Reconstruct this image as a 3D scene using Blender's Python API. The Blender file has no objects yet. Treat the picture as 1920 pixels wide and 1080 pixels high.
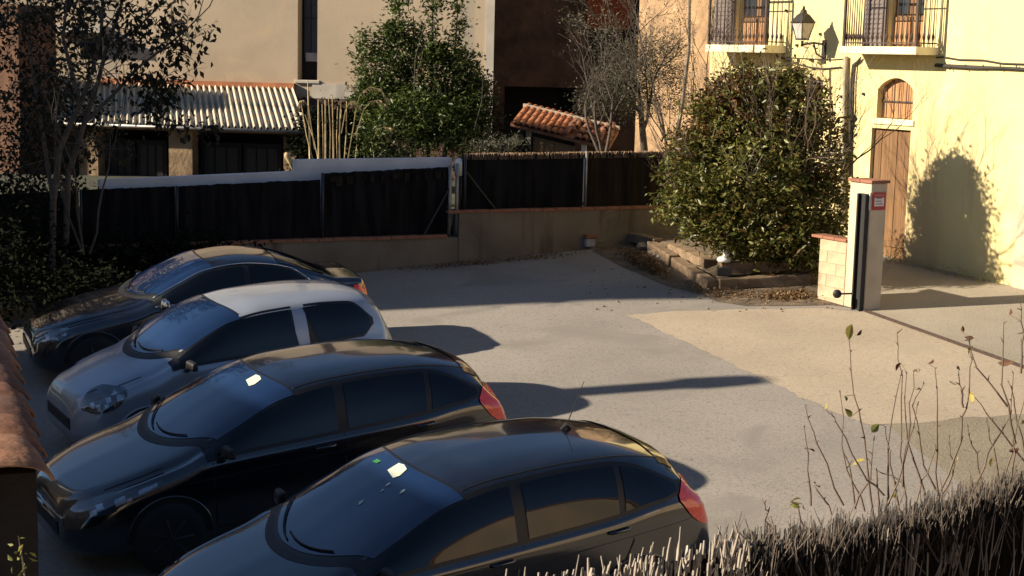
import bpy, math, random
import numpy as np
from mathutils import Vector, Matrix
random.seed(7); RS = np.random.RandomState(7)
SC = bpy.context.scene
COL = SC.collection
PI = math.pi
# ------------------------------------------------------------------ camera
CF, CP, CR, CH = 2910.6, 0.1476, 0.0239, 5.1
GA, GB = 0.0353, 0.0653            # the yard rises to the back and to the right
_f = np.array([0, math.cos(CP), -math.sin(CP)]); _u0 = np.array([0, math.sin(CP), math.cos(CP)]); _r0 = np.array([1., 0, 0])
_r = math.cos(CR)*_r0 + math.sin(CR)*_u0; _u = -math.sin(CR)*_r0 + math.cos(CR)*_u0
cam = bpy.data.objects.new('camera', bpy.data.cameras.new('camera')); COL.objects.link(cam)
cam.data.sensor_width = 36; cam.data.lens = CF/1920*36; cam.data.clip_start = .1; cam.data.clip_end = 2000
cam.matrix_world = Matrix(((_r[0], _u[0], -_f[0], 0), (_r[1], _u[1], -_f[1], 0), (_r[2], _u[2], -_f[2], CH), (0, 0, 0, 1)))
SC.camera = cam
# ------------------------------------------------------------------ light
SUN_AZ, SUN_EL = math.radians(9.5), math.radians(25.8)       # direction the light travels in plan, height
world = bpy.data.worlds.new('World'); SC.world = world; world.use_nodes = True
wn = world.node_tree; wn.nodes.clear()
wo = wn.nodes.new('ShaderNodeOutputWorld'); wb = wn.nodes.new('ShaderNodeBackground'); ws = wn.nodes.new('ShaderNodeTexSky')
ws.sky_type = 'NISHITA'; ws.sun_disc = False; ws.sun_elevation = SUN_EL
tosun = Vector((-math.cos(SUN_AZ)*math.cos(SUN_EL), -math.sin(SUN_AZ)*math.cos(SUN_EL), math.sin(SUN_EL)))
ws.sun_rotation = math.atan2(tosun.x, tosun.y)
ws.air_density = 1.0; ws.dust_density = .3; ws.ozone_density = 4.0
wb.inputs['Strength'].default_value = 0.05
wn.links.new(ws.outputs[0], wb.inputs[0]); wn.links.new(wb.outputs[0], wo.inputs[0])
sl = bpy.data.lights.new('sun', 'SUN'); sl.energy = 5.0; sl.angle = math.radians(.8); sl.color = (1, .87, .68)
so = bpy.data.objects.new('sun', sl); COL.objects.link(so)
so.rotation_euler = tosun.to_track_quat('Z', 'Y').to_euler(); so.location = (-20, -5, 20)
vs = SC.view_settings; vs.view_transform = 'Standard'; vs.look = 'None'; vs.gamma = 1; vs.exposure = 1.0; vs.use_curve_mapping = False
SC.cycles.max_bounces = 5; SC.cycles.diffuse_bounces = 3; SC.cycles.glossy_bounces = 3; SC.cycles.transparent_max_bounces = 6

# ------------------------------------------------------------------ measuring helpers (a sight line met with the ground or a wall)
def ray(x, y): return _f + _r*(x-960)/CF - _u*(y-540)/CF
CAMP = np.array([0, 0, CH])
def gz(x, y): return GA*x + GB*y
def gnd(x, y, h=0):
    r = ray(x, y); t = (h-CH)/(r[2]-GA*r[0]-GB*r[1]); return CAMP + t*r
def at(x, y, Y):
    r = ray(x, y); return CAMP + r*(Y/r[1])
class Frame:
    """vertical wall: u along it, v = world height, n out of it towards the yard"""
    def __init__(s, th, D):
        s.n = np.array([math.sin(th), -math.cos(th), 0.]); s.ud = np.array([math.cos(th), math.sin(th), 0.]); s.D = D
        s.o = -s.n*D; s.th = th
    def px(s, x, y, off=0.):
        r = ray(x, y); t = (s.D-off)/(-(r@s.n)); p = CAMP+t*r
        return (p-s.o)@s.ud, p[2]
    def P(s, u, v, n=0.):
        p = s.o + s.ud*u + s.n*n; return np.array([p[0], p[1], v])
FA = Frame(.452, 23.71)      # boundary wall with the fence
FY = Frame(-1.0421, 18.509)  # yellow house

# ------------------------------------------------------------------ materials
def mat(name, col, rough=.8, var=.25, scale=4., bump=.0, bscale=30., metal=0., coat=0., spec=.5, stain=None, stretch=None, coord='Object', island=None, emit=None, var2=None, fine=0.):
    m = bpy.data.materials.new(name); m.use_nodes = True; nt = m.node_tree; N = nt.nodes; L = nt.links
    b = N['Principled BSDF']; b.inputs['Roughness'].default_value = rough; b.inputs['Metallic'].default_value = metal
    b.inputs['Coat Weight'].default_value = coat; b.inputs['Coat IOR'].default_value = 1.6 if 'car_paint' in name else 1.5; b.inputs['Coat Roughness'].default_value = .045 if 'car_paint' in name else .03; b.inputs['Specular IOR Level'].default_value = spec
    c = (*col, 1)
    tc = N.new('ShaderNodeTexCoord'); out = None
    mp = N.new('ShaderNodeMapping'); L.new(tc.outputs[coord], mp.inputs[0])
    if stretch: mp.inputs['Scale'].default_value = stretch
    def noise(sc, det=6, src=mp.outputs[0], dist=0):
        n = N.new('ShaderNodeTexNoise'); n.inputs['Scale'].default_value = sc; n.inputs['Detail'].default_value = det
        n.inputs['Distortion'].default_value = dist; L.new(src, n.inputs['Vector']); return n.outputs['Fac']
    def mix(a, bcol, fac, mode='MIX'):
        x = N.new('ShaderNodeMix'); x.data_type = 'RGBA'; x.blend_type = mode
        if isinstance(a, tuple): x.inputs[6].default_value = a
        else: L.new(a, x.inputs[6])
        if isinstance(bcol, tuple): x.inputs[7].default_value = bcol
        else: L.new(bcol, x.inputs[7])
        if isinstance(fac, float): x.inputs[0].default_value = fac
        else: L.new(fac, x.inputs[0])
        return x.outputs[2]
    def ramp(src, lo, hi):
        r = N.new('ShaderNodeMapRange'); r.inputs[1].default_value = lo; r.inputs[2].default_value = hi; L.new(src, r.inputs[0]); return r.outputs[0]
    cur = c
    if island:
        g = N.new('ShaderNodeNewGeometry'); cr = N.new('ShaderNodeValToRGB'); L.new(g.outputs['Random Per Island'], cr.inputs[0])
        els = cr.color_ramp.elements
        for i, cc in enumerate(island):
            e = els[i] if i < 2 else els.new(i/(len(island)-1))
            e.position = i/(len(island)-1); e.color = (*cc, 1)
        cur = cr.outputs[0]
    if var > 0:
        dark = tuple(x*(1-var) for x in col)+(1,); light = tuple(min(1, x*(1+var*.6)) for x in col)+(1,)
        f = ramp(noise(scale), .35, .65)
        if island: cur = mix(cur, (1-var, 1-var, 1-var, 1), f, 'MULTIPLY')
        else: cur = mix(dark, light, f)
    if fine > 0:
        cur = mix(cur, (1-fine, 1-fine, 1-fine, 1), ramp(noise(34, 4), .46, .66), 'MULTIPLY')
        cur = mix(cur, (1-fine*1.3, 1-fine*1.3, 1-fine*1.3, 1), ramp(noise(19, 5), .60, .70), 'MULTIPLY')
    if var2: cur = mix(cur, (*var2[0], 1), ramp(noise(var2[1], 4, dist=.6), var2[2], var2[2]+.12))
    if stain:   # runs down the wall
        m2 = N.new('ShaderNodeMapping'); L.new(tc.outputs[coord], m2.inputs[0]); m2.inputs['Scale'].default_value = (stain[2], stain[2], stain[2]*.12)
        cur = mix(cur, (*stain[0], 1), ramp(noise(1., 5, m2.outputs[0]), stain[1], stain[1]+.12))
    if isinstance(cur, tuple): b.inputs['Base Color'].default_value = cur
    else: L.new(cur, b.inputs['Base Color'])
    if bump > 0:
        bn = N.new('ShaderNodeBump'); bn.inputs['Strength'].default_value = min(1, bump); bn.inputs['Distance'].default_value = .02
        L.new(noise(bscale), bn.inputs['Height']); L.new(bn.outputs[0], b.inputs['Normal'])
    if emit: b.inputs['Emission Color'].default_value = (*col, 1); b.inputs['Emission Strength'].default_value = emit
    return m
def leafmat(name, cols, rough=.5, trans=.25):
    m = mat(name, cols[0], rough, var=.3, scale=1.3, island=cols, spec=.12 if rough > .9 else .4)
    nt = m.node_tree; b = nt.nodes['Principled BSDF']; out = nt.nodes['Material Output']
    t = nt.nodes.new('ShaderNodeBsdfTranslucent'); mx = nt.nodes.new('ShaderNodeMixShader'); mx.inputs[0].default_value = trans
    src = b.inputs['Base Color'].links[0].from_socket
    nt.links.new(src, t.inputs[0]); nt.links.new(b.outputs[0], mx.inputs[1]); nt.links.new(t.outputs[0], mx.inputs[2]); nt.links.new(mx.outputs[0], out.inputs[0])
    return m
M = dict(
 asphalt=mat('asphalt', (.28, .25, .215), .92, .12, .5, .25, 70, fine=.25, var2=((.215, .192, .165), .8, .56)),
 concrete=mat('concrete', (.40, .325, .235), .9, .10, .7, .25, 60, fine=.22, var2=((.345, .29, .21), 1.4, .58)),
 concrete2=mat('pale_concrete', (.32, .275, .21), .9, .15, .6, .4, 40, fine=.15),
 slab=mat('brown_ground_tone', (.25, .21, .15), .9, .15, .7, .5, 40, fine=.2),
 soil=mat('soil', (.15, .11, .07), .95, .4, 3, 1., 18, fine=.3),
 garden=mat('garden_soil', (.05, .05, .03), .95, .4, 2, 1., 12),
 rend=mat('stained_render', (.19, .15, .105), .9, .25, 1.2, .4, 25, stain=((.05, .035, .02), .60, 2.2)),
 redcop=mat('red_brick_coping', (.25, .105, .06), .85, .35, 3, .3, 30),
 mesh=mat('dark_netting', (.011, .011, .012), .95, .6, 9, .6, 60, spec=.1, stretch=(1, 1, .12)),
 mesh2=mat('heather_netting', (.022, .016, .012), .95, .4, 10, .8, 60, spec=.1, stretch=(1, 1, .12)),
 post=mat('galvanised_steel', (.3, .29, .28), .5, .15, 8, metal=.6),
 postd=mat('dark_steel_post', (.035, .036, .04), .5, .15, 8, metal=.3),
 white=mat('white_wall_paint', (.62, .62, .66), .8, .12, 2, .1, 20, stain=((.35, .33, .32), .66, 2)),
 cream=mat('cream_render', (.70, .58, .275), .9, .06, .7, .25, 35, stain=((.56, .43, .22), .60, 1.3), var2=((.73, .62, .32), 1.4, .55)),
 creamtrim=mat('cream_trim', (.78, .70, .45), .85, .1, 3),
 tan=mat('tan_render', (.47, .37, .26), .9, .16, .55, .12, 18, stain=((.36, .31, .24), .52, .9), var2=((.51, .38, .25), .9, .6)),
 tanedge=mat('pale_render_edge', (.5, .45, .38), .9, .15, 2, stain=((.3, .27, .24), .6, 2)),
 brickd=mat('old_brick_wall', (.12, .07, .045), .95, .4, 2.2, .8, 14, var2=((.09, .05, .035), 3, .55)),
 pink=mat('pink_stone_wall', (.52, .34, .19), .95, .3, 2.5, .9, 10, var2=((.38, .25, .15), 4, .55)),
 orange=mat('orange_render', (.28, .065, .02), .9, .2, 2),
 terra=mat('terracotta', (.40, .15, .065), .85, .3, 4, .3, 25, var2=((.2, .12, .08), 7, .62)),
 terra2=mat('old_terracotta', (.30, .13, .075), .9, .35, 5, .4, 25, var2=((.16, .12, .08), 6, .55)),
 corr=mat('fibre_cement', (.46, .41, .32), .9, .15, 3, .3, 20, var2=((.3, .26, .18), 5, .62)),
 stone=mat('rough_stone', (.25, .17, .10), .95, .4, 3, 1., 10),
 wood=mat('weathered_timber', (.22, .15, .09), .85, .35, 2, .5, 20, stretch=(1, 6, 6)),
 woodd=mat('brown_wood', (.19, .095, .035), .7, .3, 3, .3, 20, stretch=(6, 6, .6)),
 shutter=mat('grey_shutter_paint', (.15, .12, .11), .7, .2, 6, stretch=(5, 5, 1)),
 plank=mat('mid_brown_planks', (.40, .2, .08), .7, .25, 5, stretch=(4, 4, .5)),  # lighter brown than the door wood, for planks and door panels
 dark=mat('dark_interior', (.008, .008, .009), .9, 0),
 iron=mat('black_iron', (.02, .018, .016), .55, .2, 10, metal=.3),
 ironbr=mat('rusty_iron', (.07, .045, .035), .7, .3, 12, metal=.2),
 glassw=mat('window_glass', (.02, .025, .035), .06, 0, spec=.8),
 lampglass=mat('frosted_lamp_glass', (.55, .48, .42), .35, .1),
 black=mat('black_plastic', (.012, .012, .013), .55, .1, 5),
 rubber=mat('tyre_rubber', (.015, .015, .015), .85, .1, 5),
 rim=mat('alloy_rim', (.07, .07, .075), .45, .1, 5, metal=.6),
 chrome=mat('chrome', (.75, .75, .76), .12, 0, metal=1.),
 carblack=mat('black_car_paint', (.007, .007, .009), .2, .4, 5, coat=1., spec=.6, fine=0),
 carskyblack=mat('sky_tinted_black_car_paint', (.005, .006, .011), .2, .4, 5, coat=1., spec=.6),  # faint blue in the base colour stands in for reflected sky
 carsilver=mat('pale_silver_car_paint', (.38, .41, .46), .38, .1, 2, metal=.45, coat=.5),
 carglass=mat('tinted_car_glass', (.003, .004, .006), .04, 0, spec=.5), wsglass=mat('sky_tinted_windscreen_glass', (.007, .019, .058), .05, 0, spec=1., coat=.5),  # windscreen: blue put into the glass colour in place of sky reflection
 seal=mat('window_rubber', (.006, .006, .006), .45, 0),
 tail=mat('red_tail_lamp', (.95, .06, .03), .15, .2, 30, coat=.8),
 tailw=mat('clear_lamp_strip', (.5, .33, .28), .15, 0, coat=.8),
 head=mat('headlamp_lens', (.035, .04, .05), .05, .5, 9, coat=1., spec=1.),
 headin=mat('headlamp_reflector', (.4, .42, .46), .25, .3, 40, metal=.7),
 palespot=mat('pale_cream_spot', (.62, .66, .52), .5, .1, 20),
 green=mat('green_sticker', (.04, .20, .06), .5, .0),
 signred=mat('sign_red', (.42, .03, .02), .5, .1, 10),
 signwhite=mat('sign_white', (.72, .66, .6), .5, .1, 10),
 signgrey=mat('sign_print', (.25, .2, .2), .6, 0),
 bark=mat('bark', (.11, .085, .065), .9, .35, 8, .6, 40),
 barkpale=mat('pale_bark', (.17, .14, .11), .9, .3, 8, .4, 40),
 barkgrey=mat('grey_twig', (.085, .065, .05), .9, .3, 8),
 twig=mat('brown_twig', (.15, .105, .075), .85, .3, 10),
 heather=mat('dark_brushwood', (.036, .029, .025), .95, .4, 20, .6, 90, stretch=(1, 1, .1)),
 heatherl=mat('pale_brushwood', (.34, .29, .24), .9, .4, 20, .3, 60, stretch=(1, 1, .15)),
 straw=mat('dry_straw', (.50, .38, .20), .9, .3, 9),
 reed=mat('reed_matting', (.27, .17, .09), .95, .35, 9, .5, 40, stretch=(6, 6, .4)),
 laurel=leafmat('laurel_leaves', [(.055, .085, .016), (.10, .135, .025), (.035, .06, .014), (.14, .17, .035)], .45),
 laurel2=leafmat('bright_shrub_leaves', [(.09, .12, .025), (.05, .08, .02), (.13, .15, .035)], .5),
 photinia=leafmat('green_bush_leaves', [(.12, .135, .03), (.19, .19, .04), (.075, .095, .02), (.25, .20, .055), (.14, .15, .032)], .4),
 photred=leafmat('reddish_bush_leaves', [(.14, .085, .022), (.20, .09, .032), (.09, .09, .02), (.13, .04, .018), (.18, .14, .045)], .4),
 olive=leafmat('grey_green_leaves', [(.115, .115, .07), (.16, .15, .10), (.08, .08, .05)], .6),
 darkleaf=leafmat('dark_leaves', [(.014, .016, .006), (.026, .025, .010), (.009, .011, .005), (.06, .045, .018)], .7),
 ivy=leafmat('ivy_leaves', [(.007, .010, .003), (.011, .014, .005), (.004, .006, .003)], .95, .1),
 dry=leafmat('dry_leaves', [(.26, .14, .06), (.18, .09, .035), (.34, .22, .10), (.12, .06, .03), (.40, .30, .17)], .8),
 yleaf=leafmat('yellow_leaf', [(.52, .40, .06), (.42, .36, .09)], .6, .35),
 bleaf=leafmat('brown_leaf', [(.20, .09, .035), (.11, .055, .03)], .7),
 gleaf=leafmat('green_leaf', [(.2, .22, .05), (.3, .28, .06)], .6),
 cable=mat('black_cable', (.03, .026, .02), .7, 0),
 pipe=mat('zinc_pipe', (.36, .31, .22), .6, .2, 5),
 pillar=mat('pale_pillar_render', (.54, .44, .31), .9, .12, 3, .2, 30, stain=((.4, .33, .22), .6, 3)),
 block=mat('concrete_block', (.50, .37, .24), .92, .2, 6, .4, 40),
 mortar=mat('mortar', (.42, .31, .2), .95, .2, 6),
 whiteobj=mat('white_plastic', (.8, .78, .72), .5, .05, 5),
)
# ------------------------------------------------------------------ mesh builder
class MB:
    def __init__(s): s.v = []; s.f = []; s.n = 0
    def add(s, vs_, fs):
        vs_ = [tuple(map(float, p)) for p in vs_]; o = s.n; s.v += vs_; s.f += [tuple(i+o for i in f) for f in fs]; s.n += len(vs_); return s
    def hexa(s, p):  # 8 points: bottom 4 ccw, top 4
        return s.add(p, [(0, 3, 2, 1), (4, 5, 6, 7), (0, 1, 5, 4), (1, 2, 6, 5), (2, 3, 7, 6), (3, 0, 4, 7)])
    def box(s, c, d, rz=0., R=None):
        x, y, z = d[0]/2, d[1]/2, d[2]/2; R = R or Matrix.Rotation(rz, 3, 'Z')
        return s.hexa([Vector(c)+R@Vector(q) for q in [(-x, -y, -z), (x, -y, -z), (x, y, -z), (-x, y, -z), (-x, -y, z), (x, -y, z), (x, y, z), (-x, y, z)]])
    def fb(s, F, u0, u1, v0, v1, n0, n1):  # box in a wall frame
        P = F.P
        return s.hexa([P(u0, v0, n1), P(u1, v0, n1), P(u1, v0, n0), P(u0, v0, n0), P(u0, v1, n1), P(u1, v1, n1), P(u1, v1, n0), P(u0, v1, n0)])
    def tube(s, pts, r, n=6, cap=True):
        pts = [Vector(p) for p in pts]; k = len(pts); rr = r if hasattr(r, '__len__') else [r]*k
        o = s.n; vs_ = []; fs = []
        ref = None
        for i, p in enumerate(pts):
            t = (pts[min(i+1, k-1)]-pts[max(i-1, 0)])
            t = t.normalized() if t.length > 1e-9 else Vector((0, 0, 1))
            if ref is None: ref = t.orthogonal().normalized()
            a = (ref - t*ref.dot(t)); a = a.normalized() if a.length > 1e-6 else t.orthogonal().normalized(); ref = a; b = t.cross(a)
            for j in range(n):
                an = 2*PI*j/n; vs_.append(p+(a*math.cos(an)+b*math.sin(an))*rr[i])
        for i in range(k-1):
            for j in range(n): fs.append((i*n+j, i*n+(j+1) % n, (i+1)*n+(j+1) % n, (i+1)*n+j))
        if cap: fs.append(tuple(range(n-1, -1, -1))); fs.append(tuple((k-1)*n+j for j in range(n)))
        return s.add(vs_, fs)
    def lathe(s, prof, n=16, o=(0, 0, 0), axis='Z', sq=1.):
        vs_ = []; fs = []
        for (r, z) in prof:
            for j in range(n):
                a = 2*PI*(j+.5)/n; x, y = r*math.cos(a), r*math.sin(a)
                p = (x, y, z) if axis == 'Z' else (x, z, y)
                vs_.append((p[0]+o[0], p[1]+o[1], p[2]+o[2]))
        for i in range(len(prof)-1):
            for j in range(n): fs.append((i*n+j, i*n+(j+1) % n, (i+1)*n+(j+1) % n, (i+1)*n+j))
        fs.append(tuple(range(n-1, -1, -1))); fs.append(tuple((len(prof)-1)*n+j for j in range(n)))
        return s.add(vs_, fs)
    def prism(s, poly, h):   # list of (x,y,z) top polygon ccw, extruded down by h
        k = len(poly); a = [tuple(p) for p in poly]; b = [(p[0], p[1], p[2]-h) for p in poly]
        return s.add(a+b, [tuple(range(k)), tuple(range(2*k-1, k-1, -1))]+[(i, i+k, (i+1) % k+k, (i+1) % k) for i in range(k)])
    def build(s, name, m, parent=None, smooth=False, local=False, bevel=0.):
        me = bpy.data.meshes.new(name); me.from_pydata(s.v, [], s.f); me.validate(); me.materials.append(M[m] if isinstance(m, str) else m)
        o = bpy.data.objects.new(name, me); COL.objects.link(o)
        if smooth: me.polygons.foreach_set('use_smooth', [True]*len(me.polygons))
        if parent is not None:
            o.parent = parent
            if not local:   # vertices are in world space
                l = Vector((0, 0, 0)); p = parent
                while p is not None: l += p.location; p = p.parent
                o.location = -l
        if bevel:
            md = o.modifiers.new('bevel', 'BEVEL'); md.width = bevel; md.segments = 2; md.limit_method = 'ANGLE'
        return o
def tag(o, label=None, cat=None, group=None, kind=None):
    if label: o['label'] = label
    if cat: o['category'] = cat
    if group: o['group'] = group
    if kind: o['kind'] = kind
    return o
def thing(name, loc, label, cat, group=None):
    o = bpy.data.objects.new(name, None); COL.objects.link(o); o.location = tuple(map(float, loc)); o.empty_display_size = .2
    return tag(o, label, cat, group)
def inst(o, name, parent, mw=None, loc=None):   # another piece sharing the mesh
    c = o.copy(); c.name = name; COL.objects.link(c); c.parent = parent
    if mw is not None: c.matrix_basis = mw
    if loc is not None: c.location = loc
    return c
# leaves -----------------------------------------------------------------
def leaf_arrays(C, size, asp=.45, droop=.3, rs=RS, fold=.12):
    n = len(C); C = np.asarray(C, float)
    d = rs.normal(size=(n, 3)); d[:, 2] = d[:, 2]*.6-droop; d /= np.linalg.norm(d, axis=1)[:, None]
    w = rs.normal(size=(n, 3)); w[:, 2] *= .5; w -= (w*d).sum(1)[:, None]*d; w /= np.linalg.norm(w, axis=1)[:, None]
    nn = np.cross(d, w); L = size*(.6+.8*rs.rand(n))[:, None]
    a = C; t = C+d*L; mid = C+d*L*.45
    l = mid+w*L*asp*.5+nn*L*fold; r = mid-w*L*asp*.5+nn*L*fold
    return np.stack([a, r, t, l], 1).reshape(-1, 3)
def leaf_obj(name, C, size, m, parent, asp=.45, droop=.3, fold=.12):
    V = leaf_arrays(C, size, asp, droop, fold=fold); n = len(C)
    me = bpy.data.meshes.new(name); me.vertices.add(4*n); me.vertices.foreach_set('co', V.astype(np.float32).ravel())
    I = np.arange(n)[:, None]*4; T = np.concatenate([I+[0, 1, 2], I+[0, 2, 3]], 1).reshape(-1)
    me.loops.add(6*n); me.loops.foreach_set('vertex_index', T.astype(np.int32))
    me.polygons.add(2*n); me.polygons.foreach_set('loop_start', np.arange(0, 6*n, 3, dtype=np.int32)); me.polygons.foreach_set('loop_total', np.full(2*n, 3, np.int32))
    me.update(calc_edges=True); me.materials.append(M[m])
    o = bpy.data.objects.new(name, me); COL.objects.link(o)
    if parent is not None:
        o.parent = parent; o.location = -parent.location
    return o
def grow(mb, p, d, length, r, depth, spread=.5, tips=None, up=.15, kids=3, n=5, wob=.12, taper=.62, lk=.68):
    pts = [Vector(p)]; dd = Vector(d).normalized(); seg = 4; rr = [r]
    for i in range(seg):
        dd = (dd+Vector((random.gauss(0, wob), random.gauss(0, wob), random.gauss(0, wob)+up*.3))).normalized()
        pts.append(pts[-1]+dd*length/seg); rr.append(r*(1-(1-taper)*(i+1)/seg))
    mb.tube(pts, rr, n, cap=False)
    if tips is not None and depth <= 1: tips += pts[2:]
    if depth == 0: return
    for k in range(kids):
        q = pts[random.choice([2, 3, 4])] if k else pts[-1]
        a = random.uniform(0, 2*PI); o = dd.orthogonal().normalized(); o = Matrix.Rotation(a, 3, dd)@o
        nd = (dd+o*spread*random.uniform(.6, 1.3)+Vector((0, 0, up))).normalized()
        grow(mb, q, nd, length*lk*random.uniform(.8, 1.15), r*taper*random.uniform(.7, 1), depth-1, spread, tips, up, kids, max(3, n-1), wob, taper, lk)
def sheet(name, poly, m, h, kind='structure', sub=1.2):   # flat patch lying h above the sloping ground
    mb = MB(); k = len(poly); mb.add([(p[0], p[1], gz(p[0], p[1])+h) for p in poly], [tuple(range(k))])
    o = mb.build(name, m)
    if kind: o['kind'] = kind
    return o

# ================================================================== THE SETTING
gx, gy = np.meshgrid(np.linspace(-150, 150, 61), np.linspace(-40, 260, 61)); mb = MB()
mb.add([(x, y, gz(x, y)) for x, y in zip(gx.ravel(), gy.ravel())], [(j*61+i, j*61+i+1, (j+1)*61+i+1, (j+1)*61+i) for j in range(60) for i in range(60)])
tag(mb.build('ground', 'asphalt'), kind='structure')
G = lambda *q: [gnd(*p)[:2] for p in q]
tr0, tr1 = gnd(1620, 583), gnd(1920, 690)
trd = (tr1-tr0)/np.linalg.norm((tr1-tr0)[:2])
# pale concrete apron between asphalt and gate track
c_poly = G((1176, 592), (1262, 584), (1400, 580), (1540, 579), (1600, 584))
e0 = tr0+trd*0; e1 = tr0+trd*5.33; e2 = gnd(1640, 796); 
rough_ = [gnd(x, y)[:2] for x, y in [(1920, 776), (1870, 781), (1800, 783), (1745, 791), (1700, 794), (1664, 797), (1640, 797), (1600, 787), (1560, 769), (1500, 744), (1430, 709), (1380, 687), (1320, 658), (1250, 626), (1205, 603)]]
def ragged(pts, amp=.018, step=.12):
    out = []
    for a, b in zip(pts[:-1], pts[1:]):
        a, b = np.array(a)[:2], np.array(b)[:2]; n = max(1, int(np.linalg.norm(b-a)/step))
        out += [tuple(a+(b-a)*i/n+RS.normal(size=2)*amp) for i in range(n)]
    return out+[tuple(np.array(pts[-1])[:2])]
rough_ = ragged(rough_+[c_poly[0]])[:-1]; c_poly = ragged(c_poly)
sheet('concrete_apron', c_poly+[e0[:2], e1[:2], (7.0, 16.9)]+rough_, 'concrete', .004)
i6 = min(range(len(rough_)), key=lambda i: np.linalg.norm(np.array(rough_[i])-gnd(1650, 797)[:2]))
sheet('brown_ground', [tuple(p) for p in rough_[:i6]][::-1]+[(7.0, 16.9), (9.5, 10), (9, 2), (5.2, 4), (4.75, 12)], 'slab', .003)  # browner, darker sheet below the ragged edge of the apron
perp = np.array([.863, .505])
sheet('lane', [tr0[:2]+perp*.05, tr0[:2]+perp*9-trd[:2]*9, tr0[:2]+perp*9+trd[:2]*22, tr0[:2]+perp*.05+trd[:2]*22][::-1], 'concrete2', .004)
mb = MB(); a = tr0+np.array([0, 0, .012]); b_ = tr0+trd*8+np.array([0, 0, .012])
for s_ in (-.035, .035): mb.tube([a+np.array([perp[0]*s_, perp[1]*s_, 0]), b_+np.array([perp[0]*s_, perp[1]*s_, 0])], .012, 5)
mb.box((a+b_)/2-np.array([0, 0, .004]), (8, .05, .008), math.atan2(trd[1], trd[0]), )
o = mb.build('gate_track', 'ironbr'); tag(o, 'rusty sliding gate track set in the concrete from the gate pillar', 'gate track')
# soil patch round the planter
sheet('soil_patch', G((1110, 470), (1165, 500), (1230, 528), (1262, 540), (1310, 552), (1345, 566), (1400, 574), (1480, 574), (1560, 572), (1598, 578), (1590, 520), (1500, 470), (1300, 440), (1150, 452)), 'soil', .006)
# raised garden behind the boundary wall
uL = FA.px(-120, 450)[0]; uS = FA.px(860, 440)[0]; uR = FA.px(1330, 400)[0]
Z1 = 2.137; Z2 = 2.541
gp = [FA.P(uL-6, Z1-.1, -.25), FA.P(uR+.6, Z2-.25, -.25), (9.5, 60, 4.2), (-40, 60, 4.2), (-40, 15, Z1)]
MB().add(gp, [(0, 1, 2, 3, 4)]).build('garden_ground', 'garden')['kind'] = 'structure'

# ------------------------------------------------------------------ boundary wall, stepped, with brick coping
base = thing('boundary_wall', FA.P(uS, 1.5), 'low stained render wall under the dark fence, stepping up halfway along', 'wall')
mb = MB(); mb.fb(FA, uL, uS, -.5, Z1-.05, -.25, 0); mb.build('lower_section', 'rend', base)
mb = MB(); mb.fb(FA, uS, uR, -.5, Z2-.05, -.26, .015); mb.build('upper_section', 'rend', base)
cb = MB().box((0, 0, 0), (.244, .30, .05)).build('coping_brick', 'redcop', base, local=True, bevel=.006)
first = True
def cop(u, z, n=-.12):
    p = FA.P(u, z, n); mw = Matrix.Translation(Vector(p)-base.location)@Matrix.Rotation(FA.th+random.gauss(0, .01), 4, 'Z')
    return mw
u = uL+.12; k = 0
while u < uR:
    zz = Z1-.025 if u < uS-.1 else Z2-.025
    if k == 0: cb.matrix_basis = cop(u, zz)
    else: inst(cb, 'coping_brick', base, cop(u, zz+random.uniform(-.003, .003)))
    u += .252; k += 1
# ------------------------------------------------------------------ fence on the wall
def fence_top(px, py): return FA.px(px, py, -.1)
fl = thing('screen_fence', FA.P(uS-3, Z1), 'black netting fence on steel posts along the low left part of the wall', 'fence')
def panel(F, u0, v0a, v1a, u1, v0b, v1b, m, parent, name='screen_panel', n=-.12, t=.03):
    mb = MB(); k = max(3, int((u1-u0)/.12)); 
    for i in range(k):
        a0, a1 = i/k, (i+1)/k; ua, ub = u0+(u1-u0)*a0, u0+(u1-u0)*a1
        ja = .0 if i else 0; na = n+.012*math.sin(i*1.9); nb_ = n+.012*math.sin((i+1)*1.9)
        P = F.P; la, lb = v0a+(v0b-v0a)*a0, v0a+(v0b-v0a)*a1; ha, hb = v1a+(v1b-v1a)*a0+random.uniform(-.012, .012), v1a+(v1b-v1a)*a1
        mb.hexa([P(ua, la, na), P(ub, lb, nb_), P(ub, lb, nb_-t), P(ua, la, na-t), P(ua, ha, na), P(ub, hb, nb_), P(ub, hb, nb_-t), P(ua, ha, na-t)])
    return mb.build(name, m, parent)
PX = lambda x, y, F=FA, off=-.12: F.px(x, y, off)
ua, va = PX(150, 356); ub, vb = PX(330, 349); uc, vc = PX(603, 337); ud, vd = PX(606, 325); ue, ve = PX(848, 313)
u00, v00 = PX(-60, 368)
for (x0, z0, x1, z1) in [(u00, v00, ua, va), (ua, va, ub, vb), (ub, vb, uc, vc), (ud, vd, ue, ve)]:
    panel(FA, x0+.02, Z1, z0, x1-.02, Z1, z1, 'mesh', fl)
for (x, z, r_) in [(ua, va, .02), (ub, vb, .022), (uc, vd, .025), (ue-.06, ve+.02, .03), (ue+.07, ve+.05, .03)]:
    MB().tube([FA.P(x, Z1, -.07), FA.P(x, z+.01, -.07)], r_, 8).build('post', 'post' if x > uc else 'postd', fl, True)
bx_, bz_ = PX(792, 438); MB().tube([FA.P(bx_, Z1, -.05), FA.P(ue-.07, ve-.35, -.06)], .016, 6).build('brace', 'postd', fl)
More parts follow.
